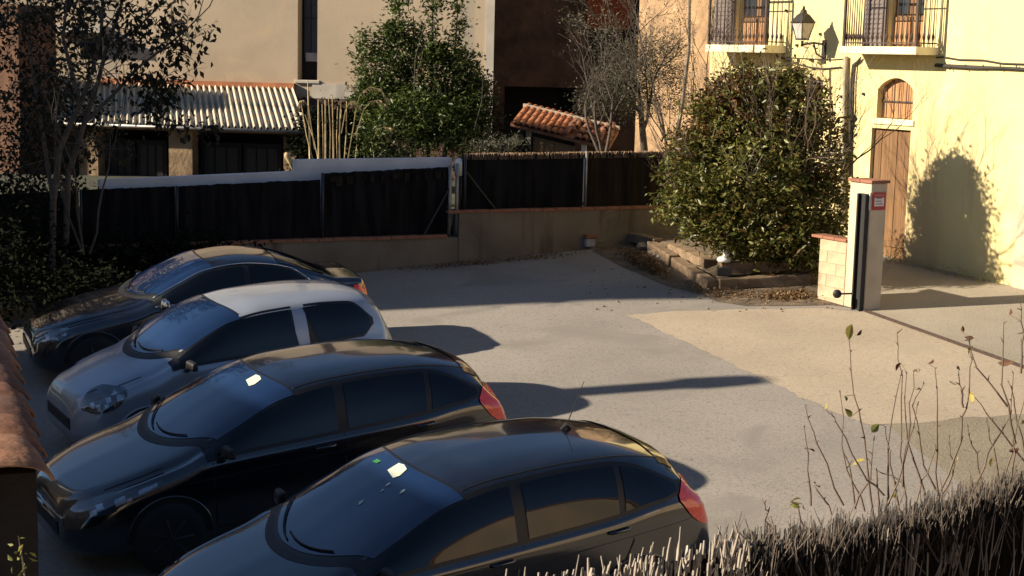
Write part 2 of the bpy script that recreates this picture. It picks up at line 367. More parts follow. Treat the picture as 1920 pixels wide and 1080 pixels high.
# a ragged strip of lighter netting along the top of the right-hand panel
mb = MB(); q = ud+.1
while q < ue-.1:
    z = vd+(ve-vd)*(q-ud)/(ue-ud); mb.fb(FA, q, q+random.uniform(.05, .12), z-.1-random.random()*.12, z-.06, -.10, -.085); q += random.uniform(.08, .2)
mb.build('torn_netting', 'mesh2', fl)['kind'] = 'stuff'
fr = thing('heather_fence', FA.P(uS+2, Z2), 'brown topped heather screen fence on the higher right part of the wall', 'fence')
ua, va = PX(868, 290); ub, vb = PX(1097, 286); uc, vc = PX(1330, 284)
panel(FA, ua, Z2, va, ub-.015, Z2, vb, 'mesh', fr); panel(FA, ub+.015, Z2, vb, uc, Z2, vc, 'mesh2', fr)
mb = MB()
for i in range(1500):   # the bristly brown top edge
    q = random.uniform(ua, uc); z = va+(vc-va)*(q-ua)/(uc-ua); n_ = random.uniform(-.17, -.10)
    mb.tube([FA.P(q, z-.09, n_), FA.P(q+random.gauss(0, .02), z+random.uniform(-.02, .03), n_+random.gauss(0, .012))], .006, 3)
mb.build('bristle_edge', mat('brown_heather', (.24, .16, .10), .95, .4, 20), fr)['kind'] = 'stuff'
MB().tube([FA.P(ub, Z2-.02, -.06), FA.P(ub, vb+.03, -.06)], .02, 8).build('post', 'post', fr, True)
MB().tube([FA.P(ua+.02, Z2-.02, -.06), FA.P(ua+.02, va, -.06)], .022, 8).build('post', 'postd', fr, True)
x0, z0 = PX(872, 322); x1, z1 = PX(926, 389); MB().tube([FA.P(x0, z0, -.06), FA.P(x1, Z2, -.06)], .016, 6).build('brace', 'postd', fr)
# ------------------------------------------------------------------ white wall behind the fence
FW = Frame(.452, 23.71+.45)
ww = thing('white_wall', FW.P(FW.px(700, 330)[0], 2.3), 'white painted garden wall showing above the dark fence, with one step', 'wall')
a0, t0 = FW.px(188, 338); a1, t1 = FW.px(556, 322); b0, s0 = FW.px(556, 300); b1, s1 = FW.px(848, 296)
P = FW.P
def wedge(u0, z0, u1, z1, name):
    MB().hexa([P(u0, 1.6, 0), P(u1, 1.6, 0), P(u1, 1.6, -.2), P(u0, 1.6, -.2), P(u0, z0, 0), P(u1, z1, 0), P(u1, z1, -.2), P(u0, z0, -.2)]).build(name, 'white', ww)
wedge(a0, t0, a1, t1, 'lower_section'); wedge(a1, s0, b1, s1, 'upper_section')
ec = thing('end_cap', P(b1+.03, s1-.1), 'round white capped pipe end where the white wall meets the heather fence', 'pipe')
p = P(b1+.02, s1-.03, .25)
MB().tube([p+np.array([0, 0, -.25]), p+np.array([0, 0, -.02]), p+np.array([0, 0, .02]), p+np.array([0, 0, .045])], [.075, .075, .06, .02], 14).build('cap', 'whiteobj', ec, True)
MB().tube([p+np.array([0, 0, -1.1]), p+np.array([0, 0, -.25])], .05, 10).build('pipe', 'postd', ec, True)
# sunlit broken stump beside the step of the wall
a = at(557, 330, 27.6); b = at(538, 291, 27.5)
st = MB(); st.tube([a, a+(b-a)*.6, b, b+(b-a)*.12], [.035, .04, .055, .02], 7); o = st.build('wooden_stake', 'straw', smooth=True); tag(o, 'pale wooden stake leaning by the step of the white wall', 'stake')
# little box on the wall
p = FA.P(FA.px(1103, 450)[0], FA.px(1103, 450)[1], .05)
ub_ = thing('meter_box', p, 'small white and red box fixed low on the stained boundary wall', 'box')
MB().box((0, 0, -.04), (.17, .1, .14), FA.th).build('box_body', mat('faded_white_metal', (.35, .34, .36), .7), ub_, local=True, bevel=.01)
MB().box((0, 0, .07), (.21, .13, .07), FA.th).build('lid', 'redcop', ub_, local=True, bevel=.01)

# ================================================================== HOUSES
def facade(name, F, u0, u1, v0, v1, holes, m, parent, depth=.25, back=6., skew=0.):
    """front skin with real openings and reveals, plus the far and end walls"""
    us = sorted({u0, u1, *[h[0] for h in holes], *[h[1] for h in holes]}); vs_ = sorted({v0, v1, *[h[2] for h in holes], *[h[3] for h in holes]})
    mb = MB(); P = F.P
    for i in range(len(us)-1):
        for j in range(len(vs_)-1):
            cu, cv = (us[i]+us[i+1])/2, (vs_[j]+vs_[j+1])/2
            if any(h[0] < cu < h[1] and h[2] < cv < h[3] for h in holes): continue
            mb.add([P(us[i], vs_[j]), P(us[i+1], vs_[j]), P(us[i+1], vs_[j+1]), P(us[i], vs_[j+1])], [(0, 1, 2, 3)])
    for h in holes:
        a, b, c, d = h[:4]; dd = h[4] if len(h) > 4 else depth
        q = [P(a, c), P(b, c), P(b, d), P(a, d), P(a, c, -dd), P(b, c, -dd), P(b, d, -dd), P(a, d, -dd)]
        mb.add(q, [(0, 4, 5, 1), (1, 5, 6, 2), (2, 6, 7, 3), (3, 7, 4, 0)])
    k_ = skew*back; e = [P(u0, v0), P(u0, v1), P(u0+k_, v1, -back), P(u0+k_, v0, -back), P(u1, v0), P(u1, v1), P(u1+k_, v1, -back), P(u1+k_, v0, -back)]
    mb.add(e, [(0, 1, 2, 3), (4, 7, 6, 5), (3, 2, 6, 7), (1, 5, 6, 2)])
    return mb.build(name, m, parent)
def fpart(F, u0, u1, v0, v1, n0, n1, name, m, parent, bevel=0.):
    return MB().fb(F, u0, u1, v0, v1, n0, n1).build(name, m, parent, bevel=bevel)

# ---- yellow house
yu = lambda x, y, off=0.: FY.px(x, y, off)
YB = .2
uy0 = yu(1331, 120)[0]; uy1 = yu(1990, 300)[0]
yh = thing('yellow_house', FY.P(yu(1700, 480)[0], 2.0), 'cream yellow rendered house with two balconies, arched window and brown door', 'house')
wa = (yu(1643, 222)[0], yu(1710, 225)[0], yu(1676, 223)[1], yu(1676, 146)[1])
dr = (yu(1635, 240)[0], yu(1708, 244)[0], YB, yu(1672, 242)[1])
gw = (yu(1511, 200)[0], yu(1541, 200)[0], yu(1526, 232)[1], yu(1526, 149)[1])
b2d = (yu(1664, 50)[0], yu(1731, 50)[0], yu(1700, 89)[1], yu(1700, 89)[1]+2.2)
b1d = (yu(1379, 50)[0], yu(1441, 50)[0], yu(1410, 85)[1], yu(1410, 85)[1]+2.2)
facade('wall', FY, uy0, uy1, YB, 8.6, [wa+(.16,), dr+(.12,), gw+(.1,), b2d+(.2,), b1d+(.2,)], 'cream', yh, back=7)
# corner strip at the right
uu = yu(1913, 400)[0]
# arched head of the small window: filler with a curved soffit
mb = MB(); a, b, c, d = wa; w = b-a; n_ = 12; rise = .20
arc = [(a+w*i/n_, d-rise+rise*math.sin(PI*i/n_)**.75) for i in range(n_+1)]
for i in range(n_):
    (ua_, za_), (ub2, zb_) = arc[i], arc[i+1]
    P = FY.P
    mb.hexa([P(ua_, za_, .002), P(ub2, zb_, .002), P(ub2, zb_, -.158), P(ua_, za_, -.158), P(ua_, d+.02, .002), P(ub2, d+.02, .002), P(ub2, d+.02, -.158), P(ua_, d+.02, -.158)])
mb.build('window_arch', 'cream', yh)
fw = fpart(FY, a, b, c, d, -.17, -.15, 'window', 'dark', yh)
pw = w/9
for i in range(9):
    hh = d-rise+rise*math.sin(PI*(i+.5)/9)**.75
    fpart(FY, a+pw*i+.004, a+pw*(i+1)-.004, c+.01, hh+.01, -.145, -.125-.004*(i % 2), 'plank', 'plank', fw)
fpart(FY, a, b, c+.40*(d-c), c+.40*(d-c)+.025, -.118, -.10, 'cross_bar', 'ironbr', fw)
for i in range(5): MB().tube([FY.P(a+w*(i+.5)/5, c, -.09), FY.P(a+w*(i+.5)/5, d-.03, -.09)], .007, 5).build('bar', 'ironbr', fw)
fpart(FY, a-.06, b+.06, c-.10, c-.002, -.1, .03, 'window_sill', 'creamtrim', yh, .01)
# door of upright boards
a, b, c, d = dr; dd = fpart(FY, a+.002, b-.002, c, d-.002, -.12, -.10, 'door', 'woodd', yh)
for i in range(5):
    x = a+(b-a)*i/5; fpart(FY, x+.005, x+(b-a)/5-.005, c, d-.01, -.098, -.07-.005*(i % 2), 'board', 'woodd', dd)
fpart(FY, a+.03, b-.03, c+1.9, c+2.0, -.065, -.045, 'rail', 'woodd', dd)
MB().tube([FY.P(a+.1, 3.05, -.06), FY.P(a+.1, 3.05, -.02), FY.P(a+.2, 3.05, -.02)], .012, 6).build('handle', 'iron', dd)
# grey shuttered window behind the bush
a, b, c, d = gw; g_ = fpart(FY, a, b, c, d, -.10, -.07, 'window', 'shutter', yh)
for i in range(12):
    z = c+(d-c)*(i+.5)/12; fpart(FY, a+.03, b-.03, z-.02, z+.015, -.068, -.045, 'slat', 'shutter', g_)
# balconies
def balcony(door, slabL, slabR, ytop, ybot, proj, mirror=False):
    """slabL/slabR: u limits, ytop/ybot: heights of the slab"""
    sl_ = fpart(FY, slabL, slabR, ybot, ytop, 0.002, proj, 'balcony_slab', 'creamtrim', yh, .012)
    rl = fpart(FY, slabL+.04, slabR-.04, ytop+1.0, ytop+1.03, proj-.06, proj-.03, 'balcony_railing', 'ironbr', yh)
    for s in (slabL+.05, slabR-.05):
        fpart(FY, s-.015, s+.015, ytop+1.0, ytop+1.03, 0.01, proj-.07, 'top_rail', 'ironbr', rl); fpart(FY, s-.012, s+.012, ytop+.05, ytop+.07, 0.01, proj-.07, 'bottom_rail', 'ironbr', rl)
        fpart(FY, s-.02, s+.02, ytop, ytop+.99, proj-.06, proj-.02, 'corner_post', 'ironbr', rl)
    fpart(FY, slabL+.04, slabR-.04, ytop+.05, ytop+.07, proj-.055, proj-.035, 'bottom_rail', 'ironbr', rl)
    fpart(FY, slabL+.04, slabR-.04, ytop+.84, ytop+.855, proj-.055, proj-.035, 'middle_rail', 'ironbr', rl)
    n = int((slabR-slabL-.1)/.11); bal = None
    def one(u, nn):
        nonlocal bal
        base_ = FY.P(u, ytop, nn)
        if bal is None:
            m_ = MB(); m_.tube([(0, 0, .0), (0, 0, .1), (0, 0, .16), (0, 0, .22), (0, 0, .6), (0, 0, 1.0)], [.008, .012, .026, .012, .008, .008], 6)
            bal = m_.build('baluster', 'ironbr', rl, local=True); bal.location = Vector(base_)
            bal.location -= rl_off(rl)
        else: inst(bal, 'baluster', rl, loc=Vector(base_)-rl_off(rl))
    for i in range(1, n): one(slabL+.05+(slabR-slabL-.1)*i/n, proj-.045)
    for s in (slabL+.05, slabR-.05):
        for j in (1, 2, 3, 4): one(s, proj*j/5)
    a, b, c, d = door
    dd = fpart(FY, a+.002, b-.002, c, d, -.2, -.16, 'balcony_door', 'woodd', yh)
    mid = (a+b)/2
    for (x0, x1) in ((a+.03, mid-.02), (mid+.02, b-.03)):
        fpart(FY, x0, x1, c+.05, c+.42, -.158, -.125, 'door_panel', 'plank', dd, .01)
        fpart(FY, x0+.05, x1-.05, c+.55, d-.1, -.158, -.15, 'pane', 'glassw', dd)
        fpart(FY, x0, x1, c+.44, c+.50, -.158, -.12, 'rail', 'woodd', dd)
    return dd
def rl_off(o):
    l = Vector((0, 0, 0)); p = o
    while p is not None: l += p.location; p = p.parent
    return l
pr = .50
sL = yu(1574, 99, pr)[0]; sR = yu(1717, 105, pr)[0]; zt = yu(1640, 87, pr)[1]; zb = yu(1640, 101.5, pr)[1]
balcony(b2d, sL, sR, zt, zb, pr)
s1L = yu(1322, 95, pr)[0]; s1R = yu(1434, 95, pr)[0]; zt1 = yu(1380, 84, pr)[1]; zb1 = yu(1380, 98, pr)[1]
balcony(b1d, s1L, s1R, zt1, zb1, pr)
def shutter_leaf(door, side):
    a, b, c, d = door; w = (b-a)*.62
    u0, u1 = (a-w, a-.01) if side < 0 else (b+.01, b+w)
    s = fpart(FY, u0, u1, c+.01, d, .02, .05, 'shutter', 'shutter', yh)
    for i in range(26):
        z = c+.08+(d-c-.15)*i/26; fpart(FY, u0+.04, u1-.04, z, z+.05, .05, .062, 'slat', 'shutter', s)
shutter_leaf(b2d, -1); shutter_leaf(b1d, -1)
# cushion and folded thing on first balcony
# rain pipe and cable bundle
def pwall(pts, off): return [FY.P(*yu(x, y), off) for x, y in pts]
MB().tube(pwall([(1590.5, 106), (1589, 150), (1588, 220), (1586.5, 330), (1585, 420)], .06), .04, 8).build('rain_pipe', 'pipe', yh, True)
cb_ = MB(); cb_.tube(pwall([(1616, 112), (1603, 122), (1600, 150), (1598, 240), (1597, 330)], .04), .025, 6); cb_.tube(pwall([(1618, 108), (1607, 120), (1604, 150), (1603, 200), (1600, 240)], .05), .018, 6)
cb_.build('cable_bundle', 'cable', yh, True)
cb_ = MB(); cb_.tube(pwall([(1757, 108), (1770, 107), (1800, 112), (1845, 113), (1880, 119), (1960, 122)], .02), .014, 5)
cb_.tube(pwall([(1757, 122), (1790, 124), (1850, 127), (1900, 129), (1960, 132)], .03), .028, 6); cb_.tube(pwall([(1757, 124), (1830, 128), (1890, 128), (1960, 134)], .05), .016, 6)
for x in (1785, 1815, 1848, 1880, 1910): cb_.tube(pwall([(x, 121), (x+1, 132)], .055), .01, 4)
cb_.build('wall_cables', 'cable', yh, True)
cb_ = MB(); cb_.tube(pwall([(1457, 104), (1490, 118), (1520, 126), (1545, 129), (1580, 126)], .03), .012, 5); cb_.tube(pwall([(1557, 128), (1558, 180), (1556, 260), (1553, 330)], .02), .011, 5)
cb_.tube(pwall([(1465, 107), (1500, 109), (1560, 112), (1588, 110)], .02), .007, 4)
cb_.build('thin_cables', 'cable', yh, True)
for (x, y) in [(1475, 20), (1539, 64), (1498, 113), (1521, 112), (1578, 181), (1620, 176), (1582, 95), (1495, 85)]:
    p = FY.P(*yu(x, y), .02); MB().box(p, (.035, .035, .045), -1.04).build('insulator', 'iron', yh)
# roof
mb = MB(); P = FY.P; mb.hexa([P(uy0-.2, 8.55, .5), P(uy1+.2, 8.55, .5), P(uy1+.2, 10., -3.5), P(uy0-.2, 10., -3.5), P(uy0-.2, 8.7, .5), P(uy1+.2, 8.7, .5), P(uy1+.2, 10.15, -3.5), P(uy0-.2, 10.15, -3.5)])
mb.hexa([P(uy0-.2, 10., -3.5), P(uy1+.2, 10., -3.5), P(uy1+.2, 8.55, -7.5), P(uy0-.2, 8.55, -7.5), P(uy0-.2, 10.15, -3.5), P(uy1+.2, 10.15, -3.5), P(uy1+.2, 8.7, -7.5), P(uy0-.2, 8.7, -7.5)])
mb.build('roof', 'terra2', yh)
# plinth end strip
fpart(FY, uu, uu+.25, YB, yu(1915, 270)[1], .003, .06, 'corner_strip', 'pillar', yh)

# ---- wall lantern
lp = np.array([4.93, 27.28, 5.79]); wl = thing('wall_lantern', FY.P(*yu(1548, 105), 0), 'black iron lantern with frosted panes on a bracket by the right balcony', 'street lamp')
s_ = .19; zc_ = lp[2]
def ring(r, z, rot=PI/4-1.04): return [(lp[0]+r*1.414*math.cos(rot+PI/2*k), lp[1]+r*1.414*math.sin(rot+PI/2*k), z) for k in range(4)]
lo, hi = ring(.078, zc_-.25), ring(.135, zc_+.01)
for k in range(4):
    q = [lo[k], lo[(k+1) % 4], hi[(k+1) % 4], hi[k]]; MB().add(q, [(0, 1, 2, 3)]).build('pane', 'lampglass', wl)
    MB().tube([Vector(lo[k]), Vector(hi[k])], .011, 5).build('frame_bar', 'iron', wl)
mb = MB(); rs_ = [ring(.148, zc_+.01), ring(.152, zc_+.03), ring(.08, zc_+.15), ring(.045, zc_+.18), ring(.036, zc_+.23), ring(.015, zc_+.25)]
vv = [p for r in rs_ for p in r]; mb.add(vv, [(3, 2, 1, 0)]+[(4*i+k, 4*i+(k+1) % 4, 4*i+4+(k+1) % 4, 4*i+4+k) for i in range(5) for k in range(4)]+[(20, 21, 22, 23)]); mb.build('lantern_cap', 'iron', wl)
MB().tube([lp+np.array([0, 0, .24]), lp+np.array([0, 0, .28]), lp+np.array([0, 0, .31])], [.026, .022, .008], 8).build('finial', 'iron', wl, True)
MB().hexa(ring(.085, zc_-.28)+ring(.085, zc_-.25)).build('lantern_base', 'iron', wl)
w0 = FY.P(*yu(1548, 84), 0); w1 = FY.P(*yu(1548, 112), 0); e = lp+np.array([0, 0, -.33]); 
mb = MB(); mb.tube([lp+np.array([0, 0, -.29]), e+np.array([0, 0, -.06])], .022, 6); mb.tube([e+np.array([0, 0, -.03]), (e+w0)/2+np.array([0, 0, .02]), w0], .018, 6); mb.tube([(e+w0)/2, w1*.6+e*.4+np.array([0, 0, -.01]), w1], .016, 6)
for k in range(2): mb.tube([(e*(.8-.4*k)+w0*(.2+.4*k))+np.array([math.cos(t)*.05, 0, math.sin(t)*.05-.03]) for t in np.linspace(0, 5.5, 9)], .009, 4)
mb.build('bracket', 'iron', wl, True); MB().fb(FY, yu(1546, 90)[0]-.04, yu(1546, 90)[0]+.05, w1[2]-.06, w0[2]+.08, .003, .03).build('wall_plate', 'iron', wl)

# ---- tan house on the left with the slit windows
FT = Frame(math.radians(-8), 0.); p = at(925, 150, 32.5); FT.D = -(p@FT.n); FT.o = -FT.n*FT.D
tu = lambda x, y, off=0.: FT.px(x, y, off)
th_ = thing('tan_house', FT.P(tu(600, 200)[0], 3.0), 'tall tan rendered house with a narrow dark window slit', 'house')
ut0, ut1 = tu(-700, 100)[0], tu(926, 100)[0]
s0_, s1_ = tu(558, 100)[0], tu(595, 100)[0]; zs = tu(576, 150)[1]; w2 = (tu(150, 90)[0], tu(192, 90)[0], tu(170, 112)[1], tu(170, 72)[1])
facade('wall', FT, ut0, ut1, 1.5, 9.5, [(s0_, s1_, zs, 8.8, .35), w2+(.2,)], 'tan', th_, back=9, skew=-.17)
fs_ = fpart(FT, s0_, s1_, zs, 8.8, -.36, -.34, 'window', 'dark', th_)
zt_ = tu(576, 115)[1]
fpart(FT, s0_+.06, s1_-.03, zt_+.08, 8.7, -.335, -.30, 'shutter_panel', mat('blue_black_shutter', (.035, .036, .05), .6, .3, 6, stretch=(6, 6, .5)), fs_)
fpart(FT, s0_+.2, s0_+.22, zt_+.08, 8.7, -.30, -.285, 'mullion', 'iron', fs_); fpart(FT, s0_+.06, s1_-.03, tu(576, 35)[1], tu(576, 35)[1]+.03, -.298, -.28, 'crossbar', 'iron', fs_)
fpart(FT, s0_+.10, s1_-.06, zt_, zt_+.18, -.30, -.27, 'white_ledge', mat('grey_white', (.3, .3, .32), .6), fs_)
fpart(FT, s0_-.05, s1_+.06, zs-.07, zs-.002, -.05, .05, 'window_sill', 'tanedge', th_, .01)
a, b, c, d = w2; fpart(FT, a, b, c, d, -.21, -.19, 'window', 'glassw', th_)
fpart(FT, a-.6, b+.1, d+.12, d+.28, .003, .35, 'ledge', 'tanedge', th_)
fpart(FT, ut1-.17, ut1+.0, 1.5, 9.5, .004, .03, 'corner_strip', 'tanedge', th_)
fpart(FT, s1_-.1, ut1-.25, tu(650, 186)[1], tu(650, 158)[1], .003, .03, 'grey_band', 'tanedge', th_); fpart(FT, s1_-.6, ut1-.25, 1.5, tu(650, 186)[1], .003, .02, 'dark_plinth', 'brickd', th_)
mb = MB(); P = FT.P; mb.hexa([P(ut0, 9.45, .4), P(ut1+.2, 9.45, .4), P(ut1+.2, 11., -4.5), P(ut0, 11., -4.5), P(ut0, 9.6, .4), P(ut1+.2, 9.6, .4), P(ut1+.2, 11.15, -4.5), P(ut0, 11.15, -4.5)]); mb.build('roof', 'terra2', th_)
# ---- shed with corrugated roof, built against the tan house
sh = thing('corrugated_shed', FT.P(tu(400, 260)[0], 2.4, 2.), 'lean-to shed with a pale corrugated roof, two dark bays and stone piers', 'shed')
DEP = 2.6
rz0 = tu(430, 163)[1]; ez = tu(480, 239, DEP)[1]; uE = tu(575, 240, DEP)[0]; uR0 = tu(549, 163)[0]; uW = tu(120, 240, DEP)[0]
# ribs run from ridge (n=.02) down to the eave (n=DEP)
pit = (uE-tu(335, 240, DEP)[0])/20.; L_ = math.hypot(DEP, rz0-ez)
SH = uE-uR0; L_ = math.sqrt(DEP**2+(rz0-ez)**2+SH**2)
def corr_sheet(nr, ribs=4):
    mb = MB(); k = ribs*8; vs_ = []; 
    sd = (FT.n*DEP+FT.ud*SH+np.array([0, 0, ez-rz0]))/L_; up_ = np.cross(FT.ud, sd); up_ = up_ if up_[2] > 0 else -up_
    half = L_/2+.04
    for t in (0, half):
        for i in range(k+1):
            q = FT.ud*(i*pit/8)+sd*t+up_*(.052*math.cos(2*PI*i/8)+ .012*(1-t/half)*0); vs_.append(q)
    for t in (0, half):
        for i in range(k+1): vs_.append(vs_[(0 if t == 0 else k+1)+i]-up_*.008)
    n1 = k+1; fs = [(i, i+1, n1+i+1, n1+i) for i in range(k)]+[(2*n1+i, 3*n1+i, 3*n1+i+1, 2*n1+i+1) for i in range(k)]+[(n1+i, n1+i+1, 3*n1+i+1, 3*n1+i) for i in range(k)]
    mb.add(vs_, fs); return mb, sd, up_
mb, sd, up_ = corr_sheet(0); proto = mb.build('roof_sheet', 'corr', sh, local=True, smooth=True)
ncol = int((uE-uW)/(4*pit))+1; first = True
for row in (0, 1):
    for cidx in range(ncol):
        org = FT.P(uR0-4*pit*(cidx+1), rz0, .02)+sd*(L_/2)*row + up_*(.012 if row == 0 else 0)
        if first: proto.location = Vector(org)-sh.location; first = False
        else: inst(proto, 'roof_sheet', sh, loc=Vector(org)-sh.location+Vector((0, 0, random.uniform(-.004, .004))))
fpart(FT, uW-.3, uR0+.05, rz0-.03, tu(430, 153)[1], .004, .10, 'ridge_flashing', 'terra', sh)
fpart(FT, uW, uE-.05, ez-.12, ez-.05, DEP-.15, DEP-.03, 'eave_beam', 'woodd', sh)
MB().tube([FT.P(uW, ez-.04, DEP+.03), FT.P(uE, ez-.06, DEP+.03)], .035, 8).build('gutter', 'post', sh, True)
for x0, x1 in ((318, 362), (533, 568), (150, 185)):
    pa = tu(x0, 260, DEP-.25)[0]; pb = tu(x1, 260, DEP-.25)[0]; fpart(FT, pa, pb, 1.6, ez-.12, DEP-.55, DEP-.2, 'stone_pier', 'stone', sh)
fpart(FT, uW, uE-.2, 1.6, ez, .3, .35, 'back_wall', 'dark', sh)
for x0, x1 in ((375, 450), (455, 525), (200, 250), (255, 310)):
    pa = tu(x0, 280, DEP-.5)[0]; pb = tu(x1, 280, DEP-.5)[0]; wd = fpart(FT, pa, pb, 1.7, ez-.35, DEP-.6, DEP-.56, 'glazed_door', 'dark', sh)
    for j in range(3): fpart(FT, pa+.05+(pb-pa-.1)*j/3+.02, pa+.05+(pb-pa-.1)*(j+1)/3-.02, 1.9, ez-.45, DEP-.558, DEP-.55, 'pane', 'iron', wd)

# ---- brick house in the shade of the tan one
FB = Frame(0., 37.); bu = lambda x, y, off=0.: FB.px(x, y, off)
bh = thing('shaded_brick_house', FB.P(bu(1060, 100)[0], 3.), 'dark old brick house standing in the shade, with an orange patch and openings', 'house')
u0, u1 = bu(900, 50)[0], bu(1330, 50)[0]
hl = [(bu(1100, 80)[0], bu(1192, 80)[0], bu(1140, 175)[1], bu(1140, 56)[1], .3), (bu(945, 200)[0], bu(1080, 200)[0], 1.7, bu(1000, 163)[1], .6)]
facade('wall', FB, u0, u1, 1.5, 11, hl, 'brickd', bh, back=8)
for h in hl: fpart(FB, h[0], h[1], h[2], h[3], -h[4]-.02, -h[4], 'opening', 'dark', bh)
fpart(FB, bu(1100, 20)[0], bu(1186, 20)[0], bu(1140, 55)[1], 10.5, .003, .04, 'orange_bay', 'orange', bh)
fpart(FB, bu(1187, 20)[0], bu(1196, 20)[0], bu(1140, 60)[1], 10.5, .003, .12, 'downpipe_recess', 'dark', bh)
# ---- pink stone house
FPk = Frame(math.radians(-28), 0.); p = at(1197, 100, 32.2); FPk.D = -(p@FPk.n); FPk.o = -FPk.n*FPk.D
ph = thing('pink_stone_house', p*[1, 1, 0]+[0, 0, 2.5], 'sunlit pink stone house wall seen between the brick and yellow houses', 'house')
facade('wall', FPk, FPk.px(1196, 100)[0], FPk.px(1345, 100)[0], 1.5, 9, [], 'pink', ph, back=1)
# ---- red brick house at the far left behind the tree
FL = Frame(math.radians(-20), 0.); p = at(34, 60, 31.); FL.D = -(p@FL.n); FL.o = -FL.n*FL.D
lh = thing('left_brick_house', p*[1, 1, 0]+[0, 0, 2.3], 'reddish brick wall of a house at the left edge behind the tree', 'house')
facade('wall', FL, FL.px(-500, 60)[0], FL.px(34, 60)[0], 1.2, 5.9, [], mat('dull_red_brick', (.10, .05, .03), .95, .3, 2.5, .5, 10, var2=((.16, .08, .045), 3, .5)), lh, back=1.2)

# ---- small tiled shed
F3 = Frame(math.radians(-14), 0.); p = at(975, 240, 30.2); F3.D = -(p@F3.n); F3.o = -F3.n*F3.D
ts = thing('tiled_shed', p*[1, 1, 0]+[0, 0, 2.45], 'small shed with an orange tiled roof and reed walls behind the heather fence', 'shed')
q = lambda x, y, off=0.: F3.px(x, y, off)
ua, _ = q(962, 230); ub = q(1145, 270)[0]; zE = q(962, 231)[1]
RD = 1.0; zR = zE+.24; DZ = -.20
tl = MB(); k = 6; vs_ = []
for t, r in ((0, .064), (.38, .056)):
    for i in range(k+1):
        an = PI*i/k; vs_.append((-math.cos(an)*r, t, math.sin(an)*r*.75))
for t, r in ((0, .052), (.38, .044)):
    for i in range(k+1):
        an = PI*i/k; vs_.append((-math.cos(an)*r, t, math.sin(an)*r*.75))
n1 = k+1; tl.add(vs_, [(i, i+1, n1+i+1, n1+i) for i in range(k)]+[(2*n1+i, 3*n1+i, 3*n1+i+1, 2*n1+i+1) for i in range(k)]+[(i, 2*n1+i, 2*n1+i+1, i+1) for i in range(k)]+[(n1+i+1, 3*n1+i+1, 3*n1+i, n1+i) for i in range(k)])
pr1 = tl.build('roof_tile', 'terra', ts, local=True, smooth=True); pr2 = tl.build('roof_tile', 'terra2', ts, local=True, smooth=True)
slope = math.atan2(zR-zE, RD); used1 = used2 = False
ncolt = int((ub-ua)/.125)
for c_ in range(ncolt):
    for r_ in range(4):
        old = c_ > ncolt*.52; pos = F3.P(ua+.08+c_*.125, zE+DZ*(c_*.125)+r_*.30*math.sin(slope)+.012*r_, .25-r_*.30*math.cos(slope))
        if old and random.random() < .12: continue
        rot = Matrix.Rotation(F3.th+(random.gauss(0, .12) if old else random.gauss(0, .015)), 4, 'Z')@Matrix.Rotation(slope+(random.gauss(0, .06) if old else 0), 4, 'X')
        mw = Matrix.Translation(Vector(pos)-ts.location+Vector((0, 0, random.uniform(0, .04) if old else 0)))@rot
        if old:
            if not used2: pr2.matrix_basis = mw; used2 = True
            else: inst(pr2, 'roof_tile', ts, mw)
        else:
            if not used1: pr1.matrix_basis = mw; used1 = True
            else: inst(pr1, 'roof_tile', ts, mw)
dz = DZ*(ub-ua); mb = MB(); P = F3.P; mb.hexa([P(ua, zE-.06, .2), P(ub, zE-.06+dz, .2), P(ub, zR-.02+dz, .2-RD), P(ua, zR-.02, .2-RD), P(ua, zE-.0, .2), P(ub, zE-.0+dz, .2), P(ub, zR+.04+dz, .2-RD), P(ua, zR+.04, .2-RD)]); mb.build('roof_boards', 'terra2', ts)
MB().hexa([P(ua, zR+.05, .22-RD), P(ub, zR+.05+dz, .22-RD), P(ub, zR+.05+dz, .06-RD), P(ua, zR+.05, .06-RD), P(ua, zR+.12, .22-RD), P(ub, zR+.12+dz, .22-RD), P(ub, zR+.12+dz, .06-RD), P(ua, zR+.12, .06-RD)]).build('ridge', 'corr', ts)
for x0_, x1_ in ((1000, 1078), (1096, 1150)):
    a_, b_2 = q(x0_, 260)[0], q(x1_, 260)[0]; za_, zb2 = zE+DZ*(a_-ua)-.16, zE+DZ*(b_2-ua)-.16
    MB().hexa([P(a_, 1.8, 0), P(b_2, 1.8, 0), P(b_2, 1.8, -.04), P(a_, 1.8, -.04), P(a_, za_, 0), P(b_2, zb2, 0), P(b_2, zb2, -.04), P(a_, za_, -.04)]).build('reed_wall', 'reed', ts)
for x in (988, 1092): fpart(F3, q(x, 260)[0], q(x, 260)[0]+.09, 1.8, zE-.08+DZ*(q(x, 260)[0]-ua), .02, .08, 'post', 'whiteobj' if x > 1000 else 'corr', ts)
MB().tube([P(q(974, 240)[0], zE-.08, .1), P(q(996, 270)[0], zE-.55, .1)], .02, 5).build('strut', 'iron', ts)

